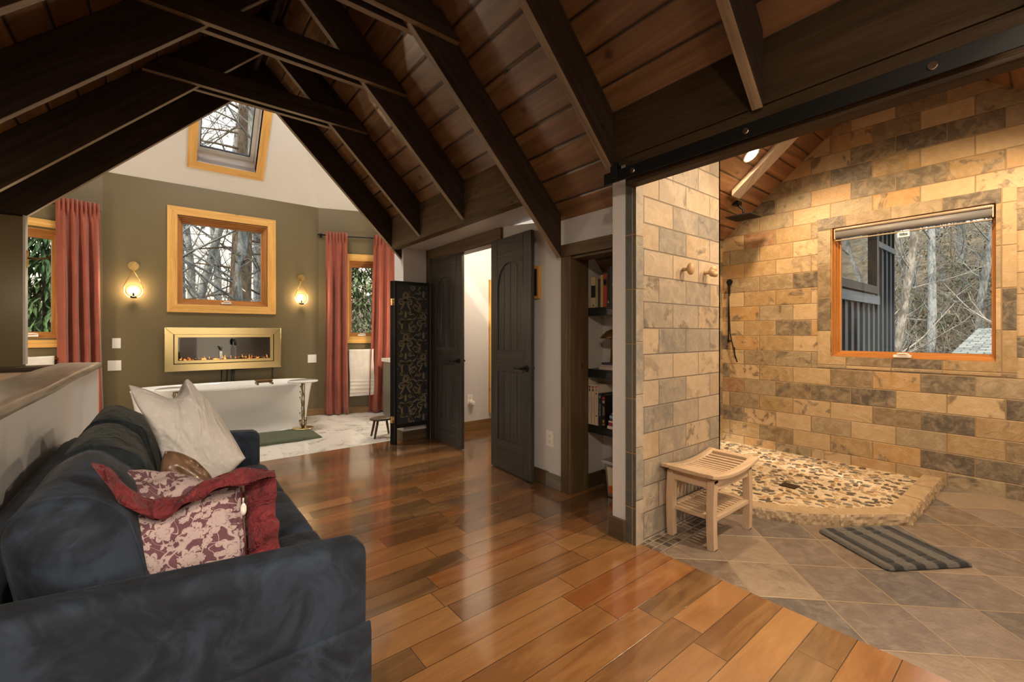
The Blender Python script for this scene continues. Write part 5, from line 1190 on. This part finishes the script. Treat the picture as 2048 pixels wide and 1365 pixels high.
# big pine beyond the skylight
m=MB(); rnd=random.Random(9)
m.tube([(-.15,0,0),(-.12,.0,4),(-.02,0,7),(.05,0,9),(.12,.05,11),(.30,0,14),(.4,0,18)],[.30,.25,.21,.19,.16,.10,.03],12); m.tube([(.07,0,9.6),(-.12,.1,11),(-.5,.1,13.5)],[.10,.08,.03],8)
for k in range(64):
    z=5+12*k/64; a=rnd.uniform(0,2*PI) if k%3 else rnd.uniform(2.4,3.8); L=rnd.uniform(1.2,2.6); P0=Vector((.0+.03*(z-7),0,z)); d=Vector((math.cos(a),math.sin(a),rnd.uniform(-.15,.25))).normalized(); pts_=[P0+d*L*t+Vector((0,0,-.25*t*t)) for t in(0,.3,.65,1)]; m.tube(pts_,[.035,.024,.014,.004],5,0,cap=False)
    for j in range(16):
        t=rnd.uniform(.2,1); q=P0+d*L*t+Vector((rnd.gauss(0,.16),rnd.gauss(0,.16),rnd.gauss(0,.12)-.25*t*t))
        for i in range(9):
            v=Vector((rnd.gauss(0,1),rnd.gauss(0,1),rnd.gauss(0,.6))).normalized(); sd=v.orthogonal().normalized()*.008; l=rnd.uniform(.08,.17); m.face([q-sd,q+sd,q+v*l],mi=1)
o=m.build('pine_tree',['bark_brown','needle']); o.location=(1.55,12.6,-2.8); tag(o,'tall pine tree seen through the skylight','tree')
# foliage: leaf blades on short branches
def leafy(name,cx,cy,z0,z1,rad,n,lw,ll,mats,label,cat,droop,seed,blossom=0):
    m=MB(); rnd=random.Random(seed); m.tube([(cx,cy,-3),(cx,cy,z1-.2)],[.07,.02],6,0,cap=False)
    for i in range(n):
        a=rnd.uniform(0,2*PI); z=rnd.uniform(z0,z1); rr=rad*(1.0-.55*max(0,(z-z0)/(z1-z0))**2)*rnd.uniform(.35,1)**.5; b=Vector((cx+rr*math.cos(a),cy+rr*math.sin(a),z)); out=Vector((math.cos(a),math.sin(a),-droop)).normalized()
        if i%8==0: m.tube([(cx,cy,z+.15),b],[.008,.003],3,0,cap=False)
        k=7
        for j in range(k):
            d=(out+Vector((rnd.gauss(0,.55),rnd.gauss(0,.55),rnd.gauss(0,.4)-droop*.4))).normalized(); s=d.cross(Vector((0,0,1)))
            s=(s.normalized() if s.length>1e-4 else Vector((1,0,0)))*lw*rnd.uniform(.6,1.2); L=ll*rnd.uniform(.6,1.2); q=b+Vector((rnd.gauss(0,.06),rnd.gauss(0,.06),rnd.gauss(0,.06))); mid=q+d*L*.5+Vector((0,0,-.1*L*droop))
            m.face([q,mid-s,q+d*L-Vector((0,0,L*.3*droop)),mid+s],mi=1 if rnd.random()>blossom else 2)
    return tag(m.build(name,mats),label,cat)
leafy('cedar_tree',-1.25,8.5,-1.5,5.0,.95,2600,.022,.20,['bark_brown','cedar','cedar'],'green drooping cedar tree filling the left window','tree',.8,1)
leafy('rhododendron',3.10,9.0,-1.5,3.3,1.0,1900,.022,.15,['bark_brown','laurel','laurel'],'pale green rhododendron bush behind the right bathroom window','shrub',.5,2)
leafy('yellow_leaved_shrub',2.70,8.1,-1.0,1.18,.35,150,.016,.09,['bark_brown','yellow_leaf','yellow_leaf'],'small yellow leaved shrub at the foot of the right bathroom window','shrub',.2,3)
leafy('evergreen_shrub',1.75,10.3,-2,1.75,1.2,900,.02,.15,['bark_brown','laurel','cedar'],'low evergreen shrub along the bottom of the pine framed window','shrub',.4,4,.5)
for i,(x,y,r) in enumerate(((15,3.0,1.5),(16.5,1.9,1.6),(18.5,.8,1.8),(20,2.6,2.0),(19,-.6,1.8),(23,1.6,2.4),(22,4.2,2.2),(26,.0,2.6),(28,3.0,2.8))):
    z=zg(x,y); leafy('brush_thicket',x,y,z-.3,z+r*1.5,r,420,.03,.28,['bark_brown','brush','cedar'],'tan winter brush thicket on the hillside beyond the shower window','shrub',.2,30+i,.25)['group']='hillside thickets'
# far wing of the house with batten siding, seen through the shower window
rt=root('house_wing',(7,1.6,-2.6),'blue grey board and batten wing of the house seen through the shower window','building')
Y=1.6; CX=8.9
m=MB(); m.box(5.0,CX,Y,Y+2.2,-2.6,2.90); m.build('siding_wall','siding',rt)
m=MB(); x=5.06
while x<CX:
    z0=-2.6
    if 5.4<x<7.70: m.box(x,x+.032,Y-.03,Y,z0,1.63); 
    else: m.box(x,x+.032,Y-.03,Y,z0,2.9)
    x+=.252
m.build('batten_strips','siding_dark',rt)
m=MB(); m.box(7.62,CX,Y-.04,Y,2.42,2.50); m.box(5.3,7.86,Y-.05,Y,1.60,1.72); m.build('trim_board','siding',rt)
m=MB(); MW=frame_mat((0,Y,0),(1,0)); mitre(m,5.45,7.72,1.74,2.84,.09,-.05,.0); m.M=MW
o=m.build('window_casing','siding_dark',rt)
o.data.transform(Matrix()) 
m=MB(MW); mitre(m,5.45,7.70,1.74,2.80,.10,-.07,.0); m.build('window_frame','siding_dark',rt)
m=MB(MW); m.box(5.55,7.60,-.02,-.015,1.84,2.70); m.build('window_pane','dark_reflect',rt)
m=MB(); m.box(5.0,CX+.6,Y-.55,Y+2.4,2.90,2.98); m.build('roof_eave','siding_dark',rt)
rt=root('shed',(10.4,.35,-2.6),'small shed with a grey shingled roof at the lower right of the shower window','shed')
m=MB(); m.box(10.1,14.8,-2.0,.86,-2.6,.84); m.build('shed_wall','siding',rt)
m=MB(); A,B,C_,D=(9.9,1.06,.88),(9.9,-2.2,.88),(12.5,-2.2,1.30),(12.5,.96,1.30); m.face([A,B,C_,D],[(0,0),(3.3,0),(3.3,2.6),(0,2.6)]); m.face([D,C_,(15.1,-2.2,.88),(15.1,.90,.88)],[(0,0),(3.3,0),(3.3,2.6),(0,2.6)]); o=m.build('shed_roof','shingle',rt); s=o.modifiers.new('t','SOLIDIFY'); s.thickness=.06
m=MB(); m.tube([(8.5,-3,.95),(12,2.0,.80),(14,6,.95)],.012,5); tag(m.build('utility_wire','black'),'thin utility wire crossing below the hillside trees','wire')
# ------------------------------------------------------------------ interior lamps
for i,(x,y) in enumerate(((1.9,-.45),(-.55,-.45),(1.9,-1.7),(-.55,-1.7))):  # unseen lamps added behind the camera to brighten the main room
    z=(roofR(x) if x>.65 else roofL(x)); n=(-.707,0,-.707) if x>.65 else (.707,0,-.707)
    recessed(x,y,z-.002,n,f'recessed lamp added for brightness on the {"right" if x>.65 else "left"} roof slope behind the camera, {"nearer" if y>-1 else "farther"} one',LAMP_W['room'],SOFT,2.9)
rt=root('fill_globe',(.05,-1.7,2.75),'frosted globe pendant light added behind the camera to brighten the room','lamp')  # unseen globe added to light the room from behind the camera
m=MB(); m.tube([(.05,-1.7,3.17),(.05,-1.7,2.85)],.012,8); m.build('stem','black',rt); m=MB(); m.ell((.05,-1.7,2.75),(.12,.12,.12),20,14); m.build('globe',emis('fill_globe_glow',(1,.86,.68),6),rt)
lamp('fill_globe_light','POINT',(.05,-1.7,2.75),LAMP_W['fill'],SOFT,shadow_soft_size=.125)
for x,wd in((-1.50,'left'),(2.78,'right')):  # unseen side lamps added to throw light onto the main room ceiling
    rt=root('fill_sconce',(x,5.55,1.42),'white glass lamp added to light the ceiling from the '+wd+' bathroom side wall, out of view','lamp')
    m=MB(); m.ell((x,5.55,1.42),(.06,.06,.09),14,10); m.box(x-.02 if x>0 else -1.77,2.99 if x>0 else x+.02,5.53,5.57,1.40,1.44); m.build('shade',emis('fill_sconce_glow_'+wd,(1,.86,.66),6),rt)
    lamp('fill_sconce_light','POINT',(x,5.55,1.42),LAMP_W['vanity'],(1,.84,.62),shadow_soft_size=.10)
for i,(x,y) in enumerate(((.36,5.3),(.86,5.3))):
    recessed(x,y,3.045+(6.77-y)-.004,(0,-.707,-.707),('left' if i==0 else 'right')+' recessed lamp high in the bathroom ceiling, out of view',LAMP_W['bath'],(1,.93,.82),2.5)
rt=root('hall_ceiling_lamp',(3.1,3.6,2.36),'round ceiling lamp in the passage behind the double doors','lamp')
m=MB(); m.lathe((3.1,3.6),[(.001,2.31),(.12,2.32),(.16,2.36),(.16,2.398),(.001,2.398)],24); m.build('lamp_bowl',emis('hall_bowl_glow',(1,.80,.55),5),rt)
lamp('hall_light','POINT',(3.1,3.6,2.2),LAMP_W['hall'],(1,.78,.54),shadow_soft_size=.12)
lamp('stair_light','POINT',(-.82,3.6,1.5),LAMP_W['stair'],(1,.75,.5),shadow_soft_size=.08)
rt=root('stair_sconce',(-.98,3.6,1.5),'small stairwell wall lamp behind the half wall','lamp')
m=MB(); m.lathe((-.99,3.6),[(.001,1.42),(.05,1.43),(.07,1.58),(.001,1.6)],16); m.build('shade',emis('stair_glow',(1,.75,.5),3),rt)
